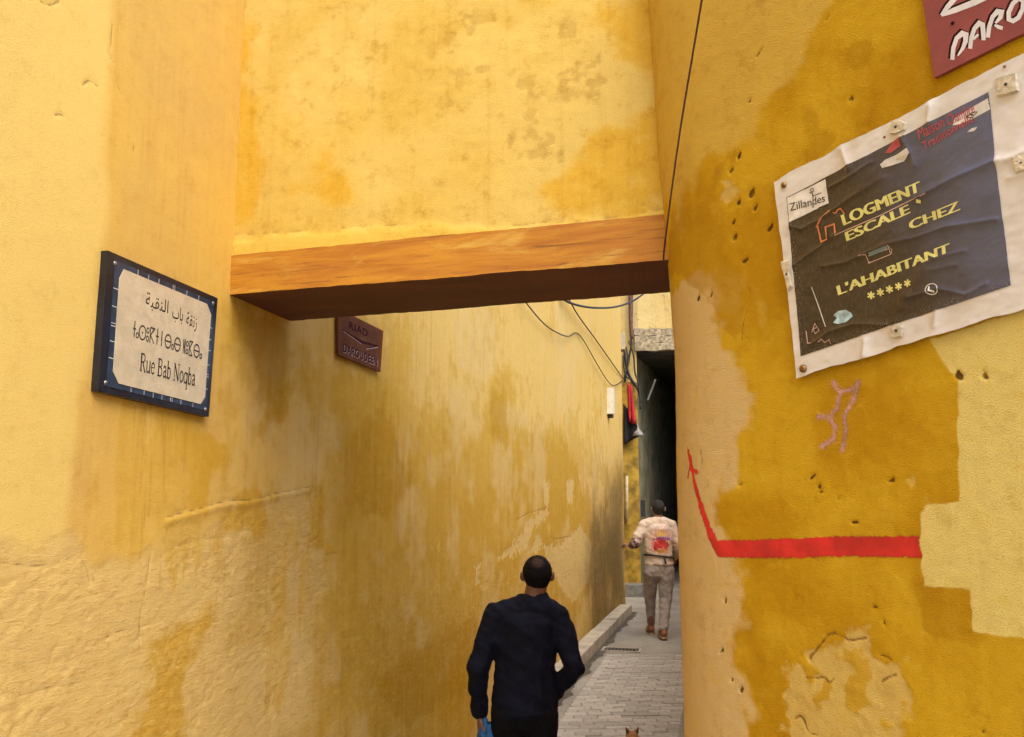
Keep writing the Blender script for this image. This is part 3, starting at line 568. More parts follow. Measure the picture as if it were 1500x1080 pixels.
SERIF = {
 'R': (.74, [([(.14, .02), (.14, .98)], .14), ([(0, .02), (.28, .02)], .05), ([(0, .98), (.3, .98)], .05), ([(.14, .97), (.42, .97), (.55, .87), (.56, .66), (.42, .53), (.16, .53)], .085), ([(.32, .53), (.62, .03), (.74, .02)], .12)]),
 'u': (.62, [([(.12, .66), (.12, .16), (.2, .04), (.32, .05), (.46, .16)], .10), ([(.48, .66), (.48, .0)], .12), ([(.02, .65), (.16, .65)], .05), ([(.38, .65), (.5, .65)], .05), ([(.48, .02), (.6, .02)], .05)]),
 'e': (.54, [([(.08, .37), (.46, .37)], .05), ([(.46, .38), (.42, .58), (.27, .65), (.11, .55), (.06, .33), (.13, .1), (.28, .02), (.48, .13)], .09)]),
 'B': (.70, [([(.14, .02), (.14, .98)], .14), ([(0, .02), (.3, .02)], .05), ([(0, .98), (.3, .98)], .05), ([(.14, .97), (.4, .97), (.52, .88), (.52, .66), (.4, .55), (.18, .54)], .085), ([(.36, .54), (.54, .46), (.6, .28), (.54, .1), (.4, .03), (.2, .03)], .09)]),
 'a': (.54, [([(.08, .52), (.2, .65), (.34, .62), (.4, .48), (.4, .08), (.52, .02)], .10), ([(.4, .4), (.18, .33), (.07, .18), (.14, .03), (.28, .05), (.4, .16)], .085)]),
 'b': (.58, [([(.12, .0), (.12, 1.0)], .12), ([(0, .99), (.14, .99)], .05), ([(.12, .52), (.26, .64), (.42, .58), (.49, .33), (.42, .08), (.26, .01), (.12, .09)], .09)]),
 'N': (.86, [([(.14, .02), (.14, .98)], .06), ([(0, .02), (.28, .02)], .05), ([(.02, .98), (.2, .98)], .05), ([(.12, .98), (.7, .02)], .13), ([(.7, .02), (.7, .98)], .06), ([(.56, .98), (.84, .98)], .05)]),
 'o': (.58, [(circ(.28, .33, .22, .31), .095)]),
 'q': (.60, [(circ(.27, .33, .21, .31), .09), ([(.49, .64), (.49, -.32)], .12), ([(.38, -.31), (.6, -.31)], .05)]), ' ': (.32, [])}
def serif_text(txt):
    x = 0; out = []
    for ch in txt:
        adv, ls = SERIF[ch]
        out += [([(x + a, b) for a, b in p], w) for p, w in ls]; x += adv
    return out, x
def tifinagh():
    big = lambda x: (circ(x, .42, .36, .40), .09); dot = lambda x, y=.18: (circ(x, y, .13, .15, 10), .075)
    return ([([(.02, .5), (.34, .5)], .09), ([(.18, .0), (.18, .95)], .09), dot(.52), big(1.05), ([(1.0, .42), (1.1, .42)], .1), dot(1.62, .66), dot(1.62, .18),
             ([(1.9, .0), (1.9, .9)], .09), ([(1.84, .88), (2.4, .88)], .08), ([(2.36, .86), (1.92, .45), (2.38, .0)], .08), ([(2.14, .86), (2.14, .62)], .07), ([(2.52, .5), (2.86, .5)], .09), ([(2.69, .0), (2.69, .95)], .09),
             ([(3.2, .0), (3.2, .9)], .09), big(3.95), ([(3.6, .42), (4.3, .42)], .08), dot(4.52), big(5.08), ([(4.73, .42), (5.43, .42)], .08),
             ([(5.82, .0), (5.82, .9)], .08), ([(6.02, .0), (6.02, .9)], .08), ([(5.84, .8), (6.0, .1)], .07), dot(6.28, .66), dot(6.28, .18), ([(6.98, .02), (6.56, .02), (6.56, .88), (7.0, .88)], .08), ([(6.9, .86), (6.6, .45), (6.96, .04)], .08),
             big(7.5), ([(7.15, .42), (7.85, .42)], .08), dot(8.1)], 8.25)

def surf(W, px, py, off):
    K = W.moved(off); u, z = K.hit(px, py); return W.point(u, z, off)
def quad_map(W, quad, off=0.0, front=0.0):
    """a flat board hung on a wall: (s, t) in the unit square, t downwards"""
    A_ = [surf(W, *q, off + front) for q in quad]                                     # TL, TR, BR, BL
    n = np.cross(A_[1] - A_[0], A_[3] - A_[0]); n /= np.linalg.norm(n)
    if n[1] > 0: n = -n
    def F(s, t, lift=0.0): return (A_[0] * (1 - s) + A_[1] * s) * (1 - t) + (A_[3] * (1 - s) + A_[2] * s) * t + n * (lift - front)
    return F
def poly_prism(name, F, st, lo, hi, mat, parent, bevel=0.0):
    bm = bmesh.new(); bm_prism(bm, [F(s, t, lo) for s, t in st], [F(s, t, hi) for s, t in st]); return bm_obj(name, bm, mat, parent, bevel=bevel)
def knob(name, c, n, r, h, mat, parent, seg=12):
    """domed nail or screw head"""
    n = Vector(tuple(n)).normalized(); c = Vector(tuple(map(float, c))); a = n.orthogonal().normalized(); b = n.cross(a); bm = bmesh.new(); prev = None
    for rr, hh in ((r, -0.4 * h), (r, 0.25 * h), (0.85 * r, 0.62 * h), (0.5 * r, 0.92 * h), (0.05 * r, h)):
        ring = [bm.verts.new(c + n * hh + (a * math.cos(k * 2 * math.pi / seg) + b * math.sin(k * 2 * math.pi / seg)) * rr) for k in range(seg)]
        if prev:
            for k in range(seg): bm.faces.new((prev[k], prev[(k + 1) % seg], ring[(k + 1) % seg], ring[k]))
        prev = ring
    bm.faces.new(prev); return bm_obj(name, bm, mat, parent, smooth=True)

# ------------------------------------------------------------------ street name plaque
M_navy = simple('navy_enamel', (0.010, 0.013, 0.022), 0.3, 0.25, 14, 0.1, 60); M_navy2 = simple('blue_border', (0.020, 0.038, 0.070), 0.35, 0.3, 25)
M_cream = simple('cream_tile', (0.54, 0.455, 0.31), 0.45, 0.10, 18, 0.15, 90); M_ink = simple('black_lettering', (0.02, 0.017, 0.014), 0.5); M_line = simple('white_line', (0.62, 0.60, 0.55), 0.5)
M_steel = simple('screw_steel', (0.45, 0.44, 0.42), 0.35, 0.2, 60, 0, 60, 0.9)
F = quad_map(lw, [(158, 367), (319, 437), (306, 611), (144, 573)], 0.012, 0.016)
pq = empty('street_plaque', tuple(F(.5, 1, 0))); tag(pq, 'blue bordered cream street name plaque reading Rue Bab Noqba', 'street sign')
poly_prism('board', F, [(0, 0), (1, 0), (1, 1), (0, 1)], -0.020, 0.016, M_navy, pq, 0.004)
poly_prism('border', F, [(.055, .045), (.962, .045), (.962, .955), (.055, .955)], 0.0162, 0.0175, M_navy2, pq)
pan = [(.125, .088), (.885, .088), (.935, .165), (.935, .85), (.895, .915), (.145, .915), (.095, .84), (.095, .165)]
poly_prism('panel', F, pan, 0.0177, 0.0195, M_cream, pq)
FT = lambda s, t, l=0.0: F(s, t, 0.0198 + l); FB = lambda s, t, l=0.0: F(s, t, 0.0178 + l)
tk = [([(s, .048), (s, .086)], .004) for s in (.24, .33, .42, .55, .565, .68, .80)] + [([(s, .917), (s, .953)], .004) for s in (.25, .36, .44, .52, .60, .615, .70, .82)] + [([(.057, t), (.093, t)], .005) for t in (.25, .38, .50, .52, .63, .75)] + [([(.937, t), (.960, t)], .005) for t in (.27, .37, .46, .58, .66, .68, .78)]
for q in tk: strokes('border_tick', [q], FB, M_line, pq)
ar = '\uFE94\uFE92\uFED8\uFEE8\uFEDF\uFE8D  \uFE8F\uFE8E\uFE91  \uFE94\uFED8\uFEE7\uFEAF'
for wrd, x0, x1, y0, y1 in (('\uFE94\uFE92\uFED8\uFEE8\uFEDF\uFE8D', .315, .515, .315, .185), ('\uFE8F\uFE8E\uFE91', .555, .655, .335, .205), ('\uFE94\uFED8\uFEE7\uFEAF', .69, .795, .355, .215)):
    lettering('arabic_word', wrd, lambda x, y: FT(x0 + (x1 - x0) * x, y0 + (y1 - y0) * y), M_ink, pq, 0.004)
ls, wd = tifinagh(); strokes('tifinagh_lettering', ls, lambda x, y, l=0: FT(.225 + .645 * x / wd, .555 - .13 * y, l), M_ink, pq)
ls, wd = serif_text('Rue Bab Noqba'); strokes('latin_lettering', ls, lambda x, y, l=0: FT(.305 + .515 * x / wd, .785 - .135 * y, l), M_ink, pq)
nv = np.cross(F(1, 0) - F(0, 0), F(0, 1) - F(0, 0)); nv = nv if nv[1] < 0 else -nv
for s, t in ((.06, .07), (.955, .06), (.955, .945), (.05, .93)): knob('screw', F(s, t, .016), nv, .007, .004, M_steel, pq)

# ------------------------------------------------------------------ red metal signs
M_red = simple('red_painted_metal', (0.26, 0.058, 0.062), 0.5, 0.14, 10, 0.1, 60); M_redL = simple('brown_red_metal', (0.125, 0.045, 0.020), 0.8, 0.2, 10, 0.1, 60, 0, 0.1)
M_white = simple('white_cut_letter', (0.70, 0.68, 0.72), 0.45, 0.08, 30); M_mar = simple('maroon_shadow_paint', (0.035, 0.008, 0.010), 0.85, .2, 12, 0, 60, 0, .1); M_pink = simple('pink_letter_highlight', (0.42, 0.25, 0.22), 0.5)
def sign_plate(label, F, name='guesthouse_sign', mat=M_red):
    e = empty(name, tuple(F(.5, 1, 0))); tag(e, label, 'sign'); poly_prism('plate', F, [(0, 0), (1, 0), (1, 1), (0, 1)], -.006, .006, mat, e, .0015); return e
quad = [(1347, -130), (1600, -290), (1610, 2), (1378, 118)]
F = quad_map(rw, quad, 0.012); e = sign_plate('red metal sign with white cut letters and arrow above the banner', F)
def pxmap(W, off): return lambda px, py, l=0.0: surf(W, px, py, off + l)
FP = pxmap(rw, .0190); FS = pxmap(rw, .0186)
def two_tone(nm, lines, d, parent):
    strokes(nm + '_shadow', [([(x - d, y - d * .6) for x, y in p], [q * 1.25 for q in w] if hasattr(w, '__len__') else w * 1.25) for p, w in lines], FS, M_mar, parent); strokes(nm, lines, FP, M_white, parent)
ax = np.array([26.5, -16.5]); ay = np.array([3.5, -31.0]); o0 = np.array([1401, 92.0])
def gl(ox, lines): return [([tuple(o0 + ax * (ox + x) + ay * y) for x, y in p], [q * 30 for q in w] if hasattr(w, '__len__') else w * 30) for p, w in lines]
two_tone('letter', gl(0, [([(.06, 0), (.06, .55), (.2, .93), (.5, 1.0), (.72, .82), (.74, .5), (.6, .22), (.36, .04)], [.2, .2, .2, .26, .26, .22, .16, .08])]), 2.2, e)
two_tone('letter', gl(.98, [([(.06, 0), (.08, .5), (.2, .86), (.46, .98), (.66, .8), (.76, .3), (.8, 0)], [.2, .2, .2, .24, .24, .22, .2]), ([(.2, .36), (.46, .46)], .12)]), 2.2, e)
two_tone('letter', gl(1.98, [([(.04, 0), (.06, .5), (.2, .88), (.46, 1.0), (.7, .84), (.66, .6), (.4, .48)], [.2, .2, .2, .24, .24, .2, .1]), ([(.36, .42), (.6, .2), (.86, 0)], [.1, .2, .18])]), 2.2, e)
two_tone('letter', gl(3.0, [([(.62, 1.0), (.3, .92), (.1, .6), (.14, .26), (.4, .04), (.7, .04), (.9, .34), (.9, .68), (.62, 1.0)], .21)]), 2.2, e)
two_tone('arrow', [([(1470, -8), (1436, 8), (1406, 20), (1388, 27)], [8, 9, 8, 4]), ([(1388, 27), (1398, 14), (1412, -2), (1430, -18)], [4, 7, 8, 8])], 2.0, e)
knob('screw', FP(1404, 38), rw.normal(rw.hit(1404, 38)[0]), .004, .002, M_mar, e)
quad = [(494, 452), (560, 485), (556, 545), (494, 520)]
F = quad_map(lw, quad, 0.02); e = sign_plate('brown red metal sign with arrow hung just beyond the beam', F, mat=M_redL)
FQ = lambda s, t, l=0.0: F(s, t, .0066 + l)
strokes('arrow', [([(.08, .42), (.5, .50), (.9, .42)], [.02, .07, .03]), ([(.9, .42), (.62, .60)], [.05, .02])], lambda s, t, l=0: FQ(s, t, l), M_mar, e)
strokes('arrow_highlight', [([(.62, .615), (.9, .445)], .018), ([(.1, .445), (.5, .545)], .012)], lambda s, t, l=0: FQ(s, t, .0003 + l), M_pink, e)  # pink edges paint the highlights along the cut arrow and letters
lettering('upper_lettering', 'RIAD', lambda x, y: FQ(.22 + .42 * x, .33 - .17 * y, .0003), M_mar, e, .03); lettering('lower_lettering', 'DAROUDEEN', lambda x, y: FQ(.10 + .8 * x, .90 - .2 * y, .0003), M_mar, e, .03)
lettering('letter_highlight', 'DAROUDEEN', lambda x, y: FQ(.108 + .8 * x, .912 - .2 * y, .00015), M_pink, e, .03)

# ------------------------------------------------------------------ vinyl banner
rwb = rw.moved(.016)
creases = [(w_ * .75, a_ * 1.15, rwb.hits(p)) for w_, a_, p in (
    (.008, .006, [(1163, 333), (1180, 337), (1205, 325), (1225, 310), (1262, 285), (1300, 262)]), (.007, .005, [(1166, 390), (1190, 373), (1212, 358), (1230, 344)]), (.008, .006, [(1210, 391), (1240, 386), (1265, 375), (1305, 357), (1340, 350), (1385, 334), (1462, 322)]),
    (.012, .008, [(1345, 292), (1400, 264), (1466, 236)]), (.008, .006, [(1192, 503), (1215, 486), (1252, 475), (1300, 476)]), (.008, .006, [(1332, 437), (1375, 423), (1415, 432), (1445, 416)]), (.007, .006, [(1222, 276), (1250, 262), (1282, 240)]),
    (.010, .006, [(1478, 236), (1530, 212)]), (.010, .006, [(1482, 262), (1530, 250)]), (.009, .005, [(1368, 380), (1395, 372), (1415, 368)]), (.009, .004, [(1366, 396), (1400, 388)]), (.02, .006, [(1330, 450), (1345, 410), (1352, 395)]), (.02, .005, [(1312, 470), (1325, 430)]),
    (.015, .007, [(1265, 520), (1268, 500)]), (.012, .006, [(1368, 478), (1372, 455)]), (.014, .006, [(1240, 222), (1250, 250)]), (.014, .007, [(1370, 158), (1366, 180)]), (.012, .006, [(1324, 200), (1340, 226), (1345, 245)]))]
def wr(u, z):
    u = np.atleast_1d(np.asarray(u, float)); z = np.atleast_1d(np.asarray(z, float)); p = np.stack([u, z], -1); h = 0.010 + 0.007 * fbm(u * 8, z * 8, 3, 88) + 0.0030 * fbm(u * 34 + z * 30, z * 40 - u * 12, 3, 89)
    for w_, a_, l in creases:
        d = np.full(len(p), 9.0)
        for a, b in zip(l, l[1:]): d = np.minimum(d, seg_dist(p, a, b))
        h = h + a_ * np.exp(-d / w_)
    return h
def wsurf(px, py, lift=0.0):
    u, z = rwb.hit(px, py); return rw.point(u, z, 0.004 + float(wr(u, z)[0]) + lift)
def sheet(name, quad, nu, nv_, lift, mat, parent, edge=0.0):
    Q = rwb.hits(quad); s, t = [a.ravel() for a in np.meshgrid(np.linspace(0, 1, nu), np.linspace(0, 1, nv_), indexing='ij')]
    uz = (Q[0] * (1 - s)[:, None] + Q[1] * s[:, None]) * (1 - t)[:, None] + (Q[3] * (1 - s)[:, None] + Q[2] * s[:, None]) * t[:, None]
    bd = np.minimum(np.minimum(s, 1 - s), np.minimum(t, 1 - t))
    if edge:                                                                   # uneven cut edge
        k = np.exp(-bd / .06); uz[:, 1] += k * edge * fbm(s * 9 + 3, t * 4, 3, 91); uz[:, 0] += k * edge * .6 * fbm(t * 9, s * 4 + 5, 3, 92)
    p = rw.point(uz[:, 0], uz[:, 1], 0.004 + wr(uz[:, 0], uz[:, 1]) + lift)
    return build_sheet(name, mat, p, nu, nv_, np.stack([s, t], -1), {}, parent)
bn = empty('vinyl_banner', tuple(surf(rw, 1330, 500, 0.01))); tag(bn, 'crumpled white vinyl banner with dark print nailed to the right wall', 'banner')
g = NG('white_vinyl'); uv = g.uv(); n = g.noise(uv, 5, 6); g.col(g.mix(g.remap(n, .4, .75), (0.70, 0.665, 0.63), (0.60, 0.54, 0.48))); g.rough(0.45); M_vinyl = g.m
g = NG('dark_print'); uv = g.uv(); sx = g.n('ShaderNodeSeparateXYZ'); g.L(uv, sx.inputs[0]); n = g.noise(uv, 4, 5); n2 = g.noise(g.mapping(uv, (60, 25, 1)), 1.0, 4); sp = g.noise(uv, 190, 1)
gx = g.math('MULTIPLY_ADD', g.math('SUBTRACT', n, .5), .5, g.math('MULTIPLY_ADD', sx.outputs[1], -.25, sx.outputs[0]))
c = g.mix(g.remap(gx, .25, .95), (0.042, 0.028, 0.020), (0.100, 0.112, 0.185)); c = g.mix(g.math('MULTIPLY', g.remap(n2, .45, .75), .35), c, (0.10, 0.085, 0.09))
edge_ = g.math('MINIMUM', sx.outputs[0], g.math('SUBTRACT', 1.0, sx.outputs[1])); c = g.mix(g.math('MULTIPLY', g.remap(sp, .66, .70), g.remap(edge_, .06, .0)), c, (0.6, 0.55, 0.48))
g.col(c); g.rough(0.17); g.spec(.5); M_print = g.m
sheet('vinyl_sheet', [(1140, 267), (1548, 58), (1560, 434), (1165, 553)], 200, 150, 0.0, M_vinyl, bn, .012)
PQ = [(1158, 291), (1453, 137), (1480, 418), (1172, 522)]; sheet('printed_panel', PQ, 230, 170, 0.0012, M_print, bn)
M_yel = simple('yellow_print', (0.66, 0.62, 0.22), .4, .08, 20); M_or = simple('orange_print', (0.62, 0.20, 0.07), .4); M_pk = simple('pale_pink_print', (0.55, 0.36, 0.30), .4); M_wp = simple('white_print', (0.66, 0.63, 0.58), .4, .15, 30); M_rp = simple('red_print', (0.42, 0.07, 0.09), .4); M_bp = simple('blue_print', (0.36, 0.52, 0.58), .4, .4, 60); M_ip = simple('ink_print', (0.03, 0.028, 0.025), .4)
def print_text(name, txt, bl, br, tl, mat, bold=2.3):
    """heavy type: the outline struck twice, a pixel apart, joined in one part"""
    bl, br, tl = map(lambda q: np.array(q, float), (bl, br, tl)); v, f = font_mesh(txt, 0.0); lo_, hi_ = v.min(0), v.max(0); v = (v - lo_) / (hi_ - lo_); V, Fc = [], []
    for k, dx in enumerate((0.0, .55 * bold, 1.1 * bold)):
        Fc += [tuple(i + len(V) for i in p) for p in f]; V += [wsurf(*(bl + (br - bl) * x + (tl - bl) * y + [dx, -dx * .42]), .0024 + k * 2e-5) for x, y in v]
    return mesh_obj(name, V, Fc, mat, bn)
print_text('lettering', 'LOGMENT', (1240, 332), (1352, 282.5), (1236, 317), M_yel); print_text('lettering', 'ESCALE', (1244, 355), (1334.5, 314), (1241, 342), M_yel); print_text('lettering', 'CHEZ', (1335.5, 338), (1408, 309.5), (1333, 325), M_yel); print_text('lettering', "L'AHABITANT", (1229, 433), (1392, 370.5), (1226.5, 419.5), M_yel)
WP = lambda px, py, l=0.0: wsurf(px, py, .0024 + l)
st_l = []
for k in range(5):
    cx, cy = 1277 + k * 13.6, 433 - k * 4.4
    for a in (90, 30, -30): dx, dy = 5.6 * math.cos(R(a)), -5.6 * math.sin(R(a)); st_l.append(([(cx - dx, cy - dy), (cx + dx, cy + dy)], 2.6))
for k in range(5): strokes('star', st_l[3 * k:3 * k + 3], WP, M_yel, bn)
strokes('accent', [([(1347, 296), (1353, 297)], 5)], WP, M_yel, bn)
strokes('house_emblem', [([(1201, 335), (1209, 323), (1220, 310), (1229, 314), (1233, 309), (1237, 307), (1242, 315)], 1.7), ([(1203.5, 332), (1207.5, 355.5), (1217, 352), (1214, 334), (1227, 329.5), (1229.5, 346.5)], 2.2)], WP, M_or, bn)
strokes('rule', [([(1229, 346), (1295, 316), (1362, 285)], 1.3)], WP, M_pk, bn)
strokes('sofa_emblem', [([(1262, 375), (1272, 374), (1275, 386), (1307, 373), (1304, 360), (1309, 366), (1308, 372)], 1.0), ([(1275, 376), (1303, 366)], 1.0), ([(1274, 387), (1277, 384)], 1.0)], WP, M_pk, bn)
strokes('blue_patch', [([(1277, 374), (1303, 363)], 5)], WP, simple('teal_print', (0.14, 0.20, 0.21), .4), bn)
def px_poly(name, pts, mat, lift=.0021): 
    c = np.mean(pts, 0); V = [wsurf(*c, lift)] + [wsurf(*p, lift) for p in pts]; n = len(pts); return mesh_obj(name, V, [(0, 1 + k, 1 + (k + 1) % n) for k in range(n)], mat, bn)
def grid_quad(name, q, mat, n=14, lift=.0019):
    q = [np.array(p, float) for p in q]; V = []; 
    for i in range(n):
        for j in range(n): s, t = i / (n - 1), j / (n - 1); V.append(wsurf(*((q[0] * (1 - s) + q[1] * s) * (1 - t) + (q[3] * (1 - s) + q[2] * s) * t), lift))
    return mesh_obj(name, V, [(i * n + j, (i + 1) * n + j, (i + 1) * n + j + 1, i * n + j + 1) for i in range(n - 1) for j in range(n - 1)], mat, bn, True)
grid_quad('logo_panel', [(1159, 291.5), (1215, 264), (1219, 299), (1161, 327)], M_wp)
print_text('logo_lettering', 'Zillandes', (1163, 311), (1214, 297), (1162, 300), M_ip, .3)
strokes('logo_figure', [([(1196, 306), (1196, 290), (1195, 284), (1191, 284)], 1.4), ([(1195, 289), (1209, 284)], 1.2), (circ(1195, 280, 2.5, 2.5, 8), 1.0), ([(1204, 306), (1216, 301)], 1.0)], WP, M_ip, bn)
strokes('phone_emblem', [(circ(1367, 424, 9, 8, 18), 1.3), ([(1363, 420), (1364, 426), (1371, 428)], 2.6)], WP, M_wp, bn)
px_poly('splash_print', [(1221, 462), (1228, 456), (1240, 454), (1248, 459), (1250, 464), (1240, 472), (1228, 475), (1221, 473), (1226, 466)], M_bp)
strokes('stem_print', [([(1191, 421), (1200, 448), (1210, 479)], [.8, 1.6, 1.2])], WP, M_wp, bn)
strokes('loop_emblem', [([(1189, 487), (1194, 474), (1200, 484), (1194, 489), (1191, 482), (1196, 480)], 1.0), ([(1181, 485), (1183, 503), (1200, 501), (1204, 497), (1208, 502), (1215, 498), (1217, 504)], 1.1)], WP, M_pk, bn)
print_text('red_lettering', 'Traditionnelle', (1358, 222), (1432, 180), (1355, 211), M_rp, .2); print_text('red_lettering', 'Maison', (1353, 207), (1390, 187), (1350, 192), M_rp, .2); print_text('red_lettering', 'Chambre', (1395, 187), (1434, 167), (1392, 172), M_rp, .2)
px_poly('white_smear', [(1401, 186), (1404, 176), (1432, 158), (1452, 146), (1455, 162), (1430, 176), (1412, 184)], M_wp, .0018); px_poly('white_smear', [(1422, 196), (1428, 190), (1437, 188), (1432, 194)], M_wp)
strokes('eye_emblem', [([(1421, 175), (1430, 167), (1437, 166), (1430, 174), (1421, 175)], 1.2), ([(1428, 171), (1431, 170)], 2.5)], lambda x, y, l=0: wsurf(x, y, .0028 + l), M_ip, bn)
px_poly('white_smear', [(1295, 243), (1302, 236), (1320, 228), (1336, 219), (1340, 226), (1330, 238), (1312, 244), (1298, 248)], M_wp); px_poly('red_smear', [(1302, 226), (1314, 210), (1324, 204), (1326, 216), (1310, 226)], M_rp)
M_brass = simple('brass_nail', (0.24, 0.14, 0.05), .4, .4, 90, .2, 90, .8)
nw = rw.normal(rw.hit(1300, 400)[0])
for (x, y, r_) in ((1155, 273, .0085), (1176, 540, .0105), (1330, 202, .003), (1302, 203, .003), (1477, 100, .003)): knob('nail', wsurf(x, y, .001), nw, r_, r_ * .8, M_brass, bn)
M_pad = simple('cream_foam_pad', (0.60, 0.52, 0.38), .7, .2, 60, .5, 90)
for pts in ([(1308, 190), (1314, 181), (1326, 178), (1336, 183), (1334, 193), (1322, 200), (1311, 199)], [(1464, 117), (1480, 112), (1496, 108), (1498, 136), (1482, 142), (1466, 145)], [(1148, 384), (1162, 380), (1160, 400), (1164, 422), (1158, 428), (1152, 402)], [(1306, 480), (1318, 474), (1325, 480), (1322, 494), (1308, 496)], [(1489, 232), (1512, 226), (1514, 250), (1494, 256)]):
    bm = bmesh.new(); bm_prism(bm, [wsurf(*p, .001) for p in pts], [wsurf(*(np.mean(pts, 0) + (np.array(p) - np.mean(pts, 0)) * .86), .008) for p in pts]); bm_obj('pad', bm, M_pad, bn, bevel=.001)
    knob('nail', wsurf(*np.mean(pts, 0), .008), nw, .0035, .003, M_ip, bn)

# ------------------------------------------------------------------ spray paint on the right wall (follows the plaster)
def spray(name, label, lines, colr, speck, soft=.003, op=1.0):
    U, Z, nz = RWgrid['U'], RWgrid['Z'], RWgrid['nz']; P_ = np.stack([U, Z], -1); d = np.full(len(U), -.3)
    for w_, pts_ in lines:
        uz = rw.hits(pts_); d = np.maximum(d, sdf_line(P_, uz, w_, .05))
    d = np.minimum(d, -B['fresh'])                                              # the fresh paint was brushed over it
    i = np.nonzero((d > -.02).reshape(-1, nz)); a0, a1, b0, b1 = i[0].min() - 1, i[0].max() + 2, i[1].min() - 1, i[1].max() + 2
    sel = lambda a: a.reshape(-1, nz)[a0:a1, b0:b1].ravel()
    p = rw.point(sel(U), sel(Z), sel(RWgrid['relief']) + .0009)
    g = NG(name); uv = g.uv(); n = g.noise(uv, 90, 5, .7); n2 = g.noise(uv, 14, 4)
    v = g.math('MULTIPLY_ADD', g.math('SUBTRACT', n, .5), speck, g.attr('d')); f = g.remap(v, -soft, soft, 0, op)
    g.col(g.mix(g.remap(n2, .3, .7), tuple(x * .62 for x in colr), colr)); g.rough(.7)
    tr = g.n('ShaderNodeBsdfTransparent'); mx = g.n('ShaderNodeMixShader'); g.L(f, mx.inputs[0]); g.L(tr.outputs[0], mx.inputs[1]); g.L(g.b.outputs[0], mx.inputs[2]); g.L(mx.outputs[0], g.out.inputs[0])
    dd = sel(d); nu2, nz2 = a1 - a0, b1 - b0; keep = (dd > -.02)
    o = build_sheet(name, g.m, p, nu2, nz2, np.stack([sel(U), sel(Z)], -1), {'d': dd})
    bm = bmesh.new(); bm.from_mesh(o.data); bm.verts.ensure_lookup_table(); bmesh.ops.delete(bm, geom=[bm.verts[k] for k in np.nonzero(~keep)[0]], context='VERTS'); bm.to_mesh(o.data); bm.free()
    return tag(o, label, 'graffiti')
spray('spray_arrow', 'red spray painted arrow bending up on the right ochre wall', [
    ([.045, .047, .048, .046, .045, .045], [(1056, 804), (1110, 804), (1170, 803), (1230, 800), (1290, 801), (1352, 801)]),
    ([.034, .026, .020, .015, .010], [(1052, 804), (1040, 780), (1027, 740), (1018, 705), (1012, 668)]), ([.006, .020, .004], [(1009, 660), (1014, 688), (1022, 692)]), ([.004, .012], [(1009, 700), (1012, 680)])], (0.66, 0.022, 0.016), .020)
spray('chalk_scribble', 'pale pink chalk scribble on the right wall under the banner', [
    (.010, [(1220, 560), (1229, 574), (1226, 598), (1213, 612), (1198, 610)]), (.010, [(1213, 612), (1222, 624), (1220, 642), (1202, 655)]), (.009, [(1229, 574), (1246, 572), (1258, 560)]), (.010, [(1256, 562), (1250, 584), (1236, 608), (1238, 634), (1232, 660)])], (0.74, 0.40, 0.34), .028, .006, .8)

# ================================================================== cables and fittings
M_cable = simple('black_cable', (0.018, 0.013, 0.012), .6, .3, 30); M_cab2 = simple('brown_cable', (0.06, 0.03, 0.025), .6)
def cable(name, label, pts, r, mat=M_cable, n=8):
    bm = bmesh.new(); tube(bm, spline(pts, n), r, 6); return tag(bm_obj(name, bm, mat, smooth=True), label, 'cable')
on_l = lambda px, py, off: lw.point(*lw.hit(px, py), off)
cable('cable', 'long dark cable hanging down over the right end of the bridge wall', [on_y(1036, -50, 2.16), on_y(1028, 0, 2.22), on_y(1013, 90, 2.34), on_y(998, 180, 2.45), on_y(985, 270, 2.57), on_y(976, 340, 2.68), on_y(972, 376, 2.75), on_y(973, 384, 2.85)], .003, M_cab2)
cable('cable', 'thin looped cable, lowest of those along the left alley wall', [on_l(752, 425, .05), on_l(762, 443, .05), on_l(790, 475, .05), on_l(812, 489, .05), on_l(828, 493, .04), on_l(842, 488, .02), on_l(852, 500, .03), on_l(870, 533, .04), on_l(886, 558, .04), on_l(897, 565, .03), on_l(913, 558, .02)], .007)
cable('cable', 'straight sloping cable running down to the left alley wall end', [on_l(818, 428, .06), on_l(827, 441, .06), on_l(842, 464, .05), on_l(870, 500, .04), on_l(896, 535, .03), on_l(912, 554, .02)], .009)
cable('cable', 'thick slack cable hanging across the alley under the beam', [on_y(812, 425, 9.4), on_y(826, 439, 9.6), on_y(845, 447, 10), on_y(870, 451, 10.6), on_y(900, 450, 11.4), on_y(925, 442, 12.2), on_y(944, 429, 12.8), on_y(956, 414, 13.2)], .014)
M_box = simple('cream_plastic', (0.66, 0.61, 0.48), .5, .1, 30)
def wall_box(name, label, px0, px1, py0, py1, depth):
    u0, z0 = lw.hit(px0, py0); u1, z1 = lw.hit(px1, py1); bm = bmesh.new()
    if u1 - u0 > .16: u1 = u0 + .16
    bm_prism(bm, [lw.point(u, z, -.01) for u, z in ((u0, z0), (u1, z0), (u1, z1), (u0, z1))], [lw.point(u, z, depth) for u, z in ((u0, z0), (u1, z0), (u1, z1), (u0, z1))])
    e = empty(name, tuple(lw.point(u0, z1, 0))); tag(e, label, 'cable box'); bm_obj('casing', bm, M_box, e, bevel=.008)
    bm = bmesh.new(); bm_prism(bm, [lw.point(u, z, -.01) for u, z in ((u0 + .01, z1 - .012), (u1 - .01, z1 - .012), (u1 - .01, z1 - .06), (u0 + .03, z1 - .06))], [lw.point(u, z, depth * .8) for u, z in ((u0 + .01, z1 - .012), (u1 - .01, z1 - .012), (u1 - .01, z1 - .05), (u0 + .03, z1 - .03))]); bm_obj('outlet', bm, M_cable, e)
wall_box('cable_box', 'tall cream cable box fixed on the left alley wall', 889, 898, 568, 611, .09)
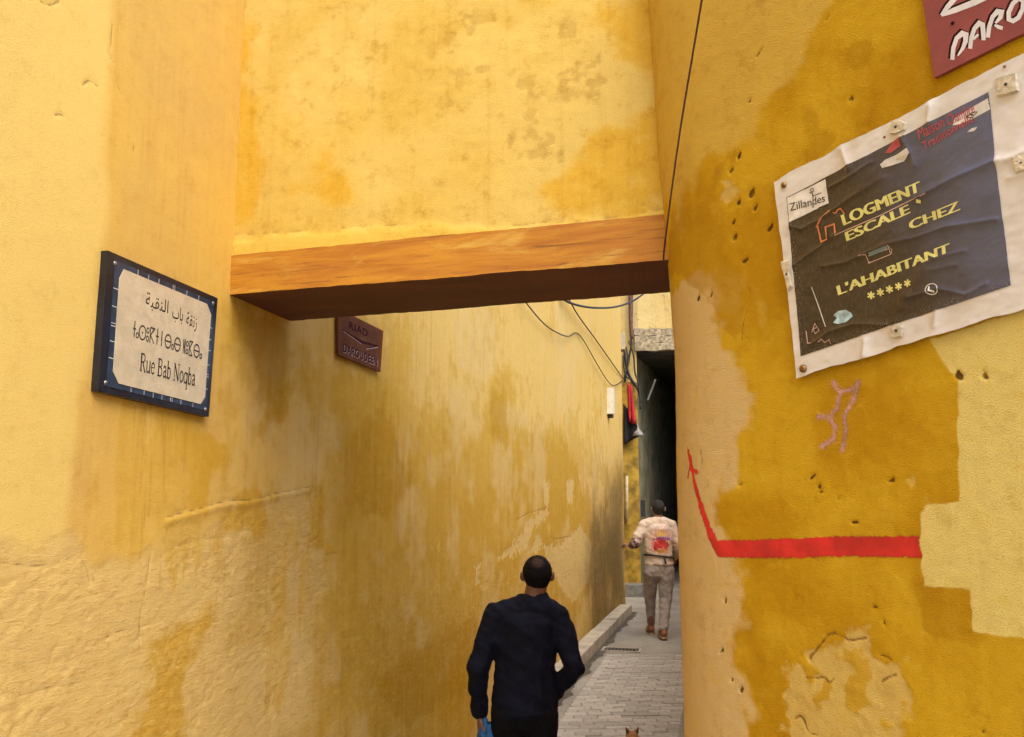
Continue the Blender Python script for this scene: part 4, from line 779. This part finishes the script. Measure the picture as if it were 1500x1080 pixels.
wall_box('cable_box', 'small cream cable box at the upper far end of the left wall', 912, 916, 488, 511, .07)
fy = lambda px, py, dy=0.1: on_y(px, py, YF - dy)
bm = bmesh.new(); tube(bm, [fy(924, 395), fy(924, 440), fy(924, 470), fy(925, 492), fy(927, 497)], [.045, .045, .04, .035, .03], 10)
tag(bm_obj('drain_pipe', bm, simple('rusty_pipe', (0.11, 0.05, 0.035), .7, .4, 15), smooth=True), 'rusty brown downpipe ending beside the passage lintel', 'pipe')
cb = empty('cable_bundle', tuple(fy(922, 550))); tag(cb, 'tangled bundle of dark cables on the far jamb below the small box', 'cables')
for k, pts_ in enumerate(([(924, 496), (925, 506), (922, 520), (918, 545), (915, 560)], [(914, 512), (916, 528), (919, 545), (926, 560), (934, 570), (940, 590)], [(915, 515), (918, 536), (923, 552), (932, 566), (937, 578)], [(917, 508), (920, 530), (916, 548), (914, 556)], [(921, 500), (928, 520), (930, 545), (936, 566), (938, 600)], [(913, 520), (914, 540), (918, 552), (924, 556)], [(930, 640), (940, 636), (945, 628)])):
    bm = bmesh.new(); tube(bm, spline([fy(x, y, .10 + .012 * k) for x, y in pts_], 6), .022 if k < 3 else .016, 6); bm_obj('cable_strand', bm, M_cable, cb, smooth=True)
def cloth(name, label, quad, mat, dy, cat, fold=.05):
    q = [on_y(x, y, YF - dy) for x, y in quad]; n = 9; V = []
    for i in range(n):
        for j in range(n):
            s, t = i / (n - 1), j / (n - 1); p = (q[0] * (1 - s) + q[1] * s) * (1 - t) + (q[3] * (1 - s) + q[2] * s) * t; p = p + np.array([0, -fold * math.sin(s * 9 + t), 0]); V.append(p)
    fs = [(i * n + j, (i + 1) * n + j, (i + 1) * n + j + 1, i * n + j + 1) for i in range(n - 1) for j in range(n - 1)]
    o = mesh_obj(name, V, fs, mat, None, True); m = o.modifiers.new('thickness', 'SOLIDIFY'); m.thickness = .02; return tag(o, label, cat)
cloth('hanging_cloth', 'red cloth hanging on the far jamb before the passage', [(920, 562), (924, 566), (931, 622), (921, 618)], simple('red_cloth', (0.40, 0.012, 0.015), .8, .2, 10), .22, 'cloth')
cloth('hanging_cloth', 'black cloth hanging below the red one at the far jamb', [(914, 592), (931, 620), (934, 640), (914, 652)], simple('black_cloth', (0.012, 0.011, 0.011), .9), .12, 'cloth')
bm = bmesh.new(); c0 = Vector(tuple(fy(935, 634, .3))); 
prev = None
for r_, h_ in ((.10, -.06), (.11, -.055), (.075, .01), (.03, .05), (.012, .09)):
    ring = [bm.verts.new(c0 + Vector((r_ * math.cos(k * math.pi / 8), r_ * math.sin(k * math.pi / 8), h_))) for k in range(16)]
    if prev: [bm.faces.new((prev[k], prev[(k + 1) % 16], ring[(k + 1) % 16], ring[k])) for k in range(16)]
    else: bm.faces.new(ring)
    prev = ring
bm.faces.new(prev); tube(bm, [c0 + Vector((0, 0, .08)), c0 + Vector((0, .1, .16)), c0 + Vector((0, .32, .16))], .012, 6)
tag(bm_obj('wall_lamp', bm, simple('grey_enamel', (0.22, 0.20, 0.17), .5), smooth=True), 'small grey dish lamp at the passage mouth, unlit', 'lamp')
bm = bmesh.new(); tube(bm, [fy(918, 697, .06), fy(918, 735, .06), fy(918, 765, .06)], .028, 8); tag(bm_obj('conduit', bm, simple('pale_conduit', (0.45, 0.38, 0.22), .6), smooth=True), 'pale vertical conduit on the far yellow jamb', 'pipe')
bm = bmesh.new(); 
tube(bm, [on_y(949, 586, YF + 1.0), on_y(960, 556, YF + 1.0)], .02, 8); tag(bm_obj('wooden_prop', bm, simple('grey_prop', (0.42, 0.40, 0.36), .7)), 'pale wooden prop slanting in the dark passage', 'prop')

# ================================================================== people and the cat
def ell(c, r, rot=(0, 0, 0), n=12):
    M = Matrix.Translation(c) @ Euler(rot).to_matrix().to_4x4() @ Matrix.Diagonal((*r, 1)); out = []
    for i in range(n // 2 + 1):
        ph = math.pi * i / (n // 2)
        for k in range(n if 0 < i < n // 2 else 1):
            th = 2 * math.pi * k / n; out.append(M @ Vector((math.sin(ph) * math.cos(th), math.sin(ph) * math.sin(th), math.cos(ph))))
    return out
def sph(c, r): return ell(c, (r, r, r))
def body_mesh(name, hulls, voxel, smooth=4, folds=None, T=Matrix.Identity(4)):
    """hulls: lists of point clouds; each list becomes one convex volume, all are fused into one continuous skin"""
    bm = bmesh.new()
    for h in hulls:
        vs_ = [bm.verts.new(p) for cloud in h for p in cloud]; r = bmesh.ops.convex_hull(bm, input=vs_, use_existing_faces=False)
        dead = set(r.get('geom_interior', [])) | set(r.get('geom_unused', [])); bmesh.ops.delete(bm, geom=[v for v in dead if isinstance(v, bmesh.types.BMVert)], context='VERTS')
    bmesh.ops.recalc_face_normals(bm, faces=bm.faces)
    me = bpy.data.meshes.new(name); bm.to_mesh(me); bm.free(); ob = bpy.data.objects.new(name, me); COL.objects.link(ob)
    m = ob.modifiers.new('r', 'REMESH'); m.mode = 'VOXEL'; m.voxel_size = voxel
    m = ob.modifiers.new('s', 'SMOOTH'); m.iterations = smooth; m.factor = .5
    dg = bpy.context.evaluated_depsgraph_get(); out = bpy.data.meshes.new_from_object(ob.evaluated_get(dg)); bpy.data.objects.remove(ob); bpy.data.meshes.remove(me)
    n = len(out.vertices); co = np.empty(n * 3); out.vertices.foreach_get('co', co); co = co.reshape(-1, 3)
    if folds:
        nr = np.empty(n * 3); out.vertices.foreach_get('normal', nr); nr = nr.reshape(-1, 3); co = co + nr * folds(co)[:, None]
    Mn = np.array(T); co = co @ Mn[:3, :3].T + Mn[:3, 3]; out.vertices.foreach_set('co', co.astype(np.float32).ravel()); out.update(); out.shade_smooth(); out.name = name
    return out
def limb(*pr): return [[sph(a, ra), sph(b, rb)] for (a, ra), (b, rb) in zip(pr, pr[1:])]
def hand(w_, d, up, s=1.0, curl=.5, side=1):
    """palm, four unequal curled fingers and a thumb; d: wrist to knuckles, up: out of the back of the hand"""
    w_ = Vector(w_); d = Vector(d).normalized(); up = Vector(up); up = (up - d * up.dot(d)).normalized(); rt = d.cross(up) * side; H = []
    pal = lambda a, b, r: sph(w_ + d * a * s + rt * b * s, r * s)
    H.append([pal(.0, -.015, .019), pal(.0, .015, .019), pal(.085, -.030, .013), pal(.085, .030, .013)])
    for k, (b, L) in enumerate(((-.031, .070), (-.011, .080), (.010, .075), (.030, .058))):
        p = w_ + d * .085 * s + rt * b * s; q = d.copy(); pts = [p]
        for j in range(3):
            a = curl * (j + .5) * .8; q2 = d * math.cos(a) - up * math.sin(a); p = p + q2 * L * s * (.42, .33, .25)[j]; pts.append(p)
        H += limb(*[(tuple(v), (.0098 - .001 * j) * s) for j, v in enumerate(pts)])
    a = w_ + d * .025 * s - rt * .028 * s; b = a + (d * .55 - rt * .62 - up * .25).normalized() * .045 * s; c = b + (d * .85 - rt * .15 - up * .45).normalized() * .034 * s
    H += limb((tuple(a), .014 * s), (tuple(b), .0115 * s), (tuple(c), .009 * s)); return H
def head(c, s=1.0, yaw=0, pitch=0):
    """skull, jaw, nose, brow, ears; faces +Y"""
    c = Vector(c); Rm = Euler((pitch, 0, yaw)).to_matrix(); E_ = lambda o, r: ell(c + Rm @ (Vector(o) * s), [x * s for x in r], (pitch, 0, yaw))
    return [[E_((0, -.015, .028), (.077, .095, .088)), E_((0, .03, .0), (.066, .066, .08))], [E_((0, .03, .0), (.066, .066, .07)), E_((0, .055, -.085), (.036, .034, .028)), E_((0, -.01, -.05), (.058, .055, .04))],
            [E_((0, .094, .005), (.008, .008, .008)), E_((0, .112, -.022), (.013, .010, .009)), E_((0, .09, -.02), (.014, .01, .012))], [E_((0, .085, -.052), (.024, .012, .010))], [E_((-.03, .082, .028), (.018, .01, .008))], [E_((.03, .082, .028), (.018, .01, .008))],
            [E_((-.080, -.008, .0), (.008, .018, .030)), E_((-.094, -.022, .010), (.006, .013, .024))], [E_((.080, -.008, .0), (.008, .018, .030)), E_((.094, -.022, .010), (.006, .013, .024))]]
def hair_mesh(c, s, bald=None, yaw=0, pitch=0, T=Matrix.Identity(4)):
    bm = bmesh.new(); bmesh.ops.create_icosphere(bm, subdivisions=6, radius=1.0); dead = []; rnd = random.Random(3)
    bd = Vector(bald).normalized() if bald else None
    for v in bm.verts:
        n = v.co.copy()
        low = n.z < -.50 - .62 * max(0, -n.y) + .10 * rnd.random() or (n.y > .30 and n.z < .42) or (abs(n.x) > .8 and n.z < -.02 and n.y > -.1)
        off = 0
        if bd is not None:
            a = n.angle(bd) + .10 * float(fbm(np.array([n.x * 9]), np.array([n.z * 9]), 2, 4)[0]); off = rnd.random() < min(.33, max(0, (.40 - a) / .5))
        if low or off: dead.append(v)
        k = 1.0 + .05 * float(fbm(np.array([n.x * 12 + n.y * 5]), np.array([n.z * 12]), 3, 5)[0])
        zz = n.z * (.0965 if n.z > 0 else .122); tp_ = 1 - .22 * max(0, -n.z)
        v.co = Vector((n.x * .0835 * tp_, n.y * .1025 * tp_ - .010, zz + .026)) * k * s
    bmesh.ops.delete(bm, geom=dead, context='VERTS')
    M = T @ Matrix.Translation(c) @ Euler((pitch, 0, yaw)).to_matrix().to_4x4(); bmesh.ops.transform(bm, matrix=M, verts=bm.verts); me = bpy.data.meshes.new('hair'); bm.to_mesh(me); bm.free(); me.shade_smooth(); return me
def person(label, T, M_):
    e = empty('person', T.to_translation()); tag(e, label, 'person'); return e
def eyes(e, c, s, T, mw, md, pitch=0):
    Rm = Euler((pitch, 0, 0)).to_matrix()
    for sx_ in (-1, 1):
        p = T @ (Vector(c) + Rm @ (Vector((.031 * sx_, .083, .012)) * s)); knob('eye', p, (0, 1, 0), .011 * s, .006 * s, md, e)
def skin_mat(name, c):
    g = NG(name); n = g.noise(g.obj(), 30, 4); g.col(g.mix(g.remap(n, .3, .7), tuple(x * .85 for x in c), c)); g.rough(.5); g.b.inputs['Subsurface Weight'].default_value = .1; g.b.inputs['Subsurface Radius'].default_value = (.01, .004, .002); return g.m
def fold_fn(seed, a, b=0.0):
    return lambda co: a * fbm(co[:, 0] * 9 + co[:, 1] * 7, co[:, 2] * 14 + co[:, 0] * 8, 3, seed) + b * fbm(co[:, 0] * 30 + co[:, 1] * 18, co[:, 2] * 22, 2, seed + 5)
M_skin = skin_mat('skin', (0.24, 0.115, 0.065)); M_hair = simple('black_hair', (0.006, 0.005, 0.005), .8, .4, 200, .6, 220); M_eye = simple('dark_eye', (0.02, 0.012, 0.01), .2)
M_jack = simple('navy_jacket', (0.0048, 0.0058, 0.0150), .8, .25, 14, .3, 160, 0, .2); M_trou = simple('black_trousers', (0.0035, 0.0035, 0.0042), .85, .25, 14, .3, 160, 0, .2); M_shoe = simple('dark_leather', (0.02, 0.016, 0.013), .45, .3, 40)
# ---- man with the blue bag, seen from behind, walking away
p0 = on_z(771, 811, 1.51); T1 = Matrix.Translation((float(p0[0]) - .0, float(p0[1]), -0.198))
e = person('man in navy jacket and black trousers walking away with a blue bag', T1, None)
hc = (.062, .02, 1.578); LS, RS = (-.175, 0, 1.365), (.180, 0, 1.36); LE, LW = (-.272, -.03, 1.075), (-.262, .06, .835); RE, RW_ = (.262, -.07, 1.095), (.155, .10, .93)
LH, LK, LA = (-.10, 0, .88), (-.105, .10, .49), (-.10, .02, .095); RH, RK, RA = (.082, 0, .88), (.085, .03, .48), (.095, -.17, .13)
core = [[ell((0, 0, 1.33), (.165, .095, .09)), ell((-.005, 0, 1.05), (.145, .095, .08))], [ell((-.005, 0, 1.05), (.145, .095, .08)), ell((-.01, 0, .90), (.16, .10, .08))], [sph((.03, -.01, 1.40), .075), sph(LS, .055), sph(RS, .055)]]
legs = limb((LH, .088), (LK, .056), (LA, .042)) + limb((RH, .086), (RK, .055), (RA, .042))
foot = lambda a, t, w_=.038: [[sph((a[0], a[1] - .035, a[2] - .052), .036), sph((a[0], a[1] + .05, a[2] - .058), .034), ell((a[0], a[1] + .17, a[2] - .066), (.042, .05, .022)), sph(a, .045)]]
skin = core + legs + foot(LA, 0) + foot(RA, 0) + limb((LS, .052), (LE, .042), (LW, .030)) + limb((RS, .052), (RE, .042), (RW_, .030)) + hand(LW, (0, .15, -1), (-1, 0, 0), 1.0, 1.15, 1) + hand(RW_, (-.7, .45, -.3), (0, .3, 1), 1.0, .5, 1) + [[sph((.035, -.005, 1.40), .066), sph((.058, .006, 1.53), .062)]] + head(hc, 1.0, 0, R(12))
link_mesh('body', body_mesh('body', skin, .0065, 3, None, T1), M_skin, e)
cr = T1 @ Vector((hc[0], hc[1] - .085, hc[2] + .088))                        # thinning crown: scalp shows through the cropped hair
g = NG('thinning_hair'); vd = g.n('ShaderNodeVectorMath', operation='DISTANCE'); g.L(g.obj(), vd.inputs[0]); vd.inputs[1].default_value = tuple(cr); n = g.noise(g.obj(), 160, 3)
g.col(g.mix(g.remap(g.math('MULTIPLY_ADD', g.math('SUBTRACT', n, .5), .03, vd.outputs['Value']), .05, .012), (0.006, 0.005, 0.005), (0.060, 0.032, 0.024))); g.rough(.8); g.spec(.15); g.bump(n, .5, .004)
link_mesh('hair', hair_mesh(hc, 1.0, None, 0, R(12), T1), g.m, e); eyes(e, hc, 1, T1, None, M_eye, R(12))
jk = [[ell((0, -.005, 1.335), (.188, .115, .085)), ell((-.008, -.005, 1.08), (.172, .118, .08))], [ell((-.008, -.005, 1.08), (.172, .118, .08)), ell((-.012, 0, .92), (.186, .125, .06)), ell((-.012, 0, .85), (.186, .125, .035))], [sph((.035, -.012, 1.425), .080), sph(LS, .070), sph(RS, .070)], [ell((.052, .000, 1.476), (.074, .070, .034)), ell((.035, -.01, 1.42), (.10, .085, .04))]]
jk += limb((LS, .072), (LE, .059), (LW, .046)) + limb((RS, .072), (RE, .060), (RW_, .048))
link_mesh('jacket', body_mesh('jacket', jk, .0075, 4, fold_fn(3, .022, .012), T1), M_jack, e)
tr = [[ell((-.01, 0, .90), (.168, .112, .07)), sph((LH[0], 0, .82), .098), sph((RH[0], 0, .82), .094)]] + limb(((LH[0], 0, .84), .100), (LK, .078), ((LA[0], LA[1], .13), .062)) + limb(((RH[0], 0, .84), .096), (RK, .077), ((RA[0], RA[1], .17), .062))
link_mesh('trousers', body_mesh('trousers', tr, .009, 3, fold_fn(8, .012, .004), T1), M_trou, e)
for a in (LA, RA):
    sh = [[sph((a[0], a[1] - .035, a[2] - .050), .043), sph((a[0], a[1] + .05, a[2] - .054), .040), ell((a[0], a[1] + .175, a[2] - .064), (.047, .055, .027)), sph((a[0], a[1], a[2] - .01), .048)]]
    link_mesh('shoe', body_mesh('shoe', sh, .008, 2, None, T1), M_shoe, e)
# ---- blue plastic bag held by the left hand
g = NG('blue_plastic'); n = g.noise(g.obj(), 14, 5); g.col(g.mix(g.remap(n, .35, .65), (0.012, 0.10, 0.33), (0.03, 0.24, 0.50))); g.rough(.35); g.b.inputs['Transmission Weight'].default_value = .12; g.bump(g.noise(g.obj(), 26, 5, .6, 1.0), .8, .02); M_bag = g.m
hx = T1 @ Vector((LW[0] + .022, LW[1] - .005, LW[2] - .055)); bg = empty('plastic_bag', tuple(hx)); tag(bg, 'blue plastic carrier bag hanging from the left hand of the near man', 'bag')
V, Fc = [], []; prof = [(0, .030, .036), (.05, .045, .044), (.10, .060, .050), (.17, .075, .052), (.26, .085, .064), (.34, .086, .064), (.39, .07, .052), (.41, .03, .02)]; n = 26
for h_, a_, b_ in prof:
    for k in range(n):
        th = 2 * math.pi * k / n; w_ = 1 + .16 * math.sin(5 * th + h_ * 20) * (1 - h_) + .14 * float(fbm(np.array([th * 2.2]), np.array([h_ * 16]), 3, 7)[0]); V.append((hx.x + .024 + 1.3 * b_ * w_ * math.sin(th), hx.y + a_ * w_ * math.cos(th), hx.z - .005 - h_))
Fc = [(i * n + k, i * n + (k + 1) % n, (i + 1) * n + (k + 1) % n, (i + 1) * n + k) for i in range(len(prof) - 1) for k in range(n)] + [tuple(range((len(prof) - 1) * n, len(prof) * n))]
o = mesh_obj('sack', V, Fc, M_bag, bg, True); m = o.modifiers.new('s', 'SUBSURF'); m.levels = m.render_levels = 1
for sd in (-1, 1):
    bm = bmesh.new(); tube(bm, spline([(hx.x + .01, hx.y + sd * .03, hx.z - .06), (hx.x + .008, hx.y + sd * .022, hx.z), (hx.x - .006, hx.y + sd * .01, hx.z + .035), (hx.x - .022, hx.y, hx.z + .03)], 4), [.016] * 6 + [.011] * 7, 8); bm_obj('handle', bm, M_bag, bg, smooth=True)

# ---- man in the printed sweatshirt further up the alley
q = on_z(966, 935, 0.0); T2 = Matrix.Translation((float(q[0]), float(q[1]) - .02, 0.0)); s2 = 1.0
e = person('man in cream printed sweatshirt and grey trousers walking up the alley', T2, None)
hc = (.020, .02, 1.625); LS, RS = (-.175, 0, 1.42), (.185, 0, 1.42); LE, LW = (-.285, -.03, 1.205), (-.305, .17, 1.155); RE, RW_ = (.275, -.03, 1.16), (.26, .16, 1.02)
LH, LK, LA = (-.085, 0, .90), (-.075, .22, .53), (-.045, .40, .10); RH, RK, RA = (.105, 0, .90), (.095, .03, .50), (.040, -.08, .125)
core = [[ell((0.01, 0, 1.38), (.165, .095, .09)), ell((.01, 0, 1.10), (.145, .095, .08))], [ell((.01, 0, 1.10), (.145, .095, .08)), ell((.01, 0, .94), (.16, .10, .08))], [sph((.01, -.01, 1.45), .072), sph(LS, .055), sph(RS, .055)]]
skin = core + limb((LH, .09), (LK, .056), (LA, .042)) + limb((RH, .09), (RK, .056), (RA, .042)) + foot(LA, 0) + foot(RA, 0) + limb((LS, .052), (LE, .042), (LW, .031)) + limb((RS, .052), (RE, .042), (RW_, .031)) + hand(LW, (-.75, .6, .05), (0, .2, 1), 1.05, .7, 1) + hand(RW_, (0, .5, -.8), (1, 0, 0), 1.0, .7, -1) + [[sph((.012, -.005, 1.45), .062), sph((.018, .01, 1.56), .056)]] + head(hc, 1.0)
link_mesh('body', body_mesh('body', skin, .008, 3, None, T2), M_skin, e); link_mesh('hair', hair_mesh(hc, 1.02, None, 0, 0, T2), simple('dark_short_hair', (0.009, 0.008, 0.007), .8, .4, 200, .6, 220), e); eyes(e, hc, 1, T2, None, M_eye)
# sweatshirt with its back print and dyed sleeves
g = NG('printed_sweatshirt'); co = g.obj(); mp = g.mapping(co, (1, 1, 1), (-T2.translation.x, -T2.translation.y, 0)); sx = g.n('ShaderNodeSeparateXYZ'); g.L(mp, sx.inputs[0]); X_, Y_, Z_ = sx.outputs
n = g.noise(co, 16, 5, .65); n2 = g.noise(g.mapping(co, (1, 1, 1), (4, 4, 4)), 34, 4, .6)
def blot(cx, cz, rx, rz, amp=1.6, soft=.3):
    a = g.math('DIVIDE', g.math('SUBTRACT', X_, cx), rx); b = g.math('DIVIDE', g.math('SUBTRACT', Z_, cz), rz); d = g.math('SQRT', g.math('ADD', g.math('MULTIPLY', a, a), g.math('MULTIPLY', b, b)))
    return g.remap(g.math('MULTIPLY_ADD', g.math('SUBTRACT', n2, .5), amp * 2, d), 1 + soft, 1 - soft)
back = g.remap(Y_, -.02, -.05)
c = g.mix(g.remap(n, .3, .7), (0.52, 0.41, 0.31), (0.62, 0.50, 0.39))
for (cx, cz, rx, rz, col_) in ((.03, 1.25, .13, .16, (0.62, 0.36, 0.26)), (.03, 1.315, .065, .045, (0.66, 0.40, 0.12)), (.045, 1.255, .11, .026, (0.26, 0.10, 0.28)), (.015, 1.19, .105, .06, (0.46, 0.025, 0.025)), (.085, 1.16, .035, .075, (0.48, 0.04, 0.02)), (-.045, 1.15, .03, .06, (0.46, 0.03, 0.03)), (.03, 1.095, .07, .03, (0.66, 0.30, 0.08))):
    c = g.mix(g.math('MULTIPLY', blot(cx, cz, rx, rz), back), c, col_)
slv = g.math('MULTIPLY', g.remap(X_, -.205, -.235), g.remap(Z_, 1.29, 1.25)); c = g.mix(g.math('MULTIPLY', slv, g.remap(n, .42, .52)), c, (0.06, 0.015, 0.045)); c = g.mix(g.math('MULTIPLY', slv, g.remap(n2, .58, .66)), c, (0.45, 0.25, 0.34))
g.col(c); g.rough(.85); g.bump(g.noise(co, 220, 2), .2, .003); M_sweat = g.m
jk = [[ell((.01, -.005, 1.385), (.192, .120, .085)), ell((.01, -.005, 1.12), (.182, .125, .08))], [ell((.01, -.005, 1.12), (.182, .125, .08)), ell((.012, 0, 1.03), (.176, .122, .05))], [ell((.012, 0, 1.03), (.176, .122, .04)), ell((.015, 0, .93), (.196, .132, .035))], [sph((.012, -.012, 1.47), .080), sph(LS, .070), sph(RS, .070)]]
jk += limb((LS, .075), (LE, .068), (LW, .052)) + limb((RS, .075), (RE, .068), (RW_, .05))
link_mesh('sweatshirt', body_mesh('sweatshirt', jk, .010, 3, fold_fn(12, .028, .010), T2), M_sweat, e)
me_s = e.children[-1] if e.children[-1].name.startswith('sweatshirt') else [k for k in e.children if k.name.startswith('sweatshirt')][0]
bpy.context.view_layer.update()
from mathutils.bvhtree import BVHTree
bmt = bmesh.new(); bmt.from_mesh(me_s.data); bvh = BVHTree.FromBMesh(bmt); bmt.free()
def on_back(x, z):
    h = bvh.ray_cast(T2 @ Vector((x, -1.5, z)), Vector((0, 1, 0)))[0]; return (h.x, h.y - .004, h.z) if h else tuple(T2 @ Vector((x, -.12, z)))
lettering('back_lettering', 'DENVER', lambda x, y: on_back(-.115 + .27 * x, 1.365 + .06 * y + .012 * math.sin(math.pi * x)), simple('pale_letter', (0.66, 0.58, 0.52), .7), e, .03)
bm = bmesh.new(); ring = []
for k in range(33):
    th = 2 * math.pi * k / 32; ring.append(T2 @ Vector((.013 + .192 * math.cos(th), .138 * math.sin(th), 1.025 - .02 * math.sin(th * 1.0 + .6) - .012 * math.cos(th))))
tube(bm, ring, .011, 8); tube(bm, [T2 @ Vector((.055, -.140, 1.03)), T2 @ Vector((.065, -.150, .99)), T2 @ Vector((.078, -.150, .945))], .011, 8); bm_obj('waist_strap', bm, simple('black_strap', (0.02, 0.014, 0.013), .6), e, smooth=True)
M_gt = simple('grey_trousers', (0.31, 0.27, 0.235), .85, .2, 10, .2, 160)
tr = [[ell((.012, 0, .95), (.175, .118, .06)), sph((LH[0], 0, .84), .105), sph((RH[0], 0, .84), .108)]] + limb(((LH[0], .01, .86), .105), (LK, .082), ((LA[0], LA[1], .16), .056)) + limb(((RH[0], 0, .86), .110), (RK, .088), ((RA[0], RA[1], .15), .060)) + [[sph((.15, .0, .80), .06), sph((.13, .01, .86), .08)]]
link_mesh('trousers', body_mesh('trousers', tr, .010, 3, fold_fn(18, .022, .010), T2), M_gt, e)
M_bs = simple('brown_leather', (0.24, 0.075, 0.03), .5, .3, 30); M_sole = simple('tan_sole', (0.34, 0.22, 0.12), .7)
for a in (LA, RA):
    sh = [[sph((a[0], a[1] - .03, a[2] - .045), .043), sph((a[0], a[1] + .05, a[2] - .05), .040), ell((a[0], a[1] + .17, a[2] - .06), (.047, .055, .028)), sph((a[0], a[1], a[2] - .005), .045)]]
    so2 = link_mesh('shoe', body_mesh('shoe', sh, .009, 2, None, T2), M_bs, e)
    bm = bmesh.new(); oc = [(.0, -.082), (.035, -.065), (.042, .0), (.05, .12), (.045, .19), (.0, .225), (-.045, .19), (-.05, .12), (-.042, .0), (-.035, -.065)]; z0 = a[2] - .11
    bm_prism(bm, [tuple(T2 @ Vector((a[0] + x, a[1] + y, z0))) for x, y in oc], [tuple(T2 @ Vector((a[0] + x, a[1] + y, z0 + .024))) for x, y in oc]); bm_obj('sole', bm, M_sole, e, bevel=.005)

# ---- ginger cat walking away from the viewer
ec = on_y(925.5, 1063, 5.98); ch = float(ec[2]); T3 = Matrix.Translation((float(ec[0]), 5.98, 0.0))
ct = empty('cat', (float(ec[0]), 5.75, 0)); tag(ct, 'small ginger cat on the pavers at the bottom edge, ears up', 'cat')
hz = ch - .075
E3 = lambda c, r, rot=(0, 0, 0): ell(c, r, rot)
cat = [[E3((0, 0, hz), (.045, .050, .042)), E3((0, .035, hz - .012), (.026, .026, .022))], [sph((0, -.01, hz - .01), .036), sph((0, -.08, hz - .05), .045)], [E3((0, -.09, hz - .065), (.052, .06, .066)), E3((0, -.22, hz - .06), (.055, .06, .060))], [E3((0, -.22, hz - .06), (.055, .06, .06)), E3((0, -.36, hz - .055), (.056, .06, .066))]]
for sd in (-1, 1):
    cat += [[sph((sd * .030, -.012, hz + .030), .012), sph((sd * .041, -.006, hz + .069), .0035), sph((sd * .017, -.004, hz + .038), .008)]]
    y = -.07 if sd > 0 else -.10
    cat += limb(((sd * .034, y, hz - .09), .026), ((sd * .034, y + (.02 if sd > 0 else -.03), (hz - .09) * .5), .017), ((sd * .034, y + (.04 if sd > 0 else -.02), .02), .013), ((sd * .034, y + (.065 if sd > 0 else .005), .014), .015))
    y = -.37; k = .03 * sd
    cat += limb(((sd * .036, y, hz - .07), .046), ((sd * .038, y + .055 + k, (hz - .05) * .58), .027), ((sd * .036, y - .035 + k, .075), .015), ((sd * .036, y - .02 + k, .018), .013), ((sd * .036, y + .02 + k, .014), .015))
cat += limb(((0, -.41, hz - .03), .018), ((0, -.49, hz - .06), .014), ((.01, -.56, hz - .03), .012), ((.02, -.60, hz + .03), .010))
g = NG('ginger_fur'); co = g.obj(); n = g.noise(g.mapping(co, (12, 40, 12)), 1.0, 4); n2 = g.noise(co, 300, 3); c = g.mix(g.remap(n, .42, .6), (0.36, 0.15, 0.045), (0.48, 0.24, 0.09)); g.col(g.mix(g.remap(n2, .4, .7), c, (0.30, 0.12, 0.04))); g.rough(.85); g.bump(n2, .6, .004); M_fur = g.m
link_mesh('body', body_mesh('body', cat, .0045, 2, None, T3), M_fur, ct)
M_earb = simple('dark_ear_fur', (0.05, 0.022, 0.012), .85)
for sd in (-1, 1):
    bm = bmesh.new(); b3 = [T3 @ Vector((sd * x, y, hz + z)) for x, y, z in ((.040, -.020, .034), (.0425, -.0115, .069), (.024, -.022, .044), (.027, -.026, .032))]; t3 = [v + Vector((0, -.003, 0)) for v in b3]; bm_prism(bm, b3, t3); bm_obj('ear_back', bm, M_earb, ct)
    knob('eye', T3 @ Vector((sd * .02, .045, hz + .006)), (0, 1, 0), .007, .004, M_eye, ct)
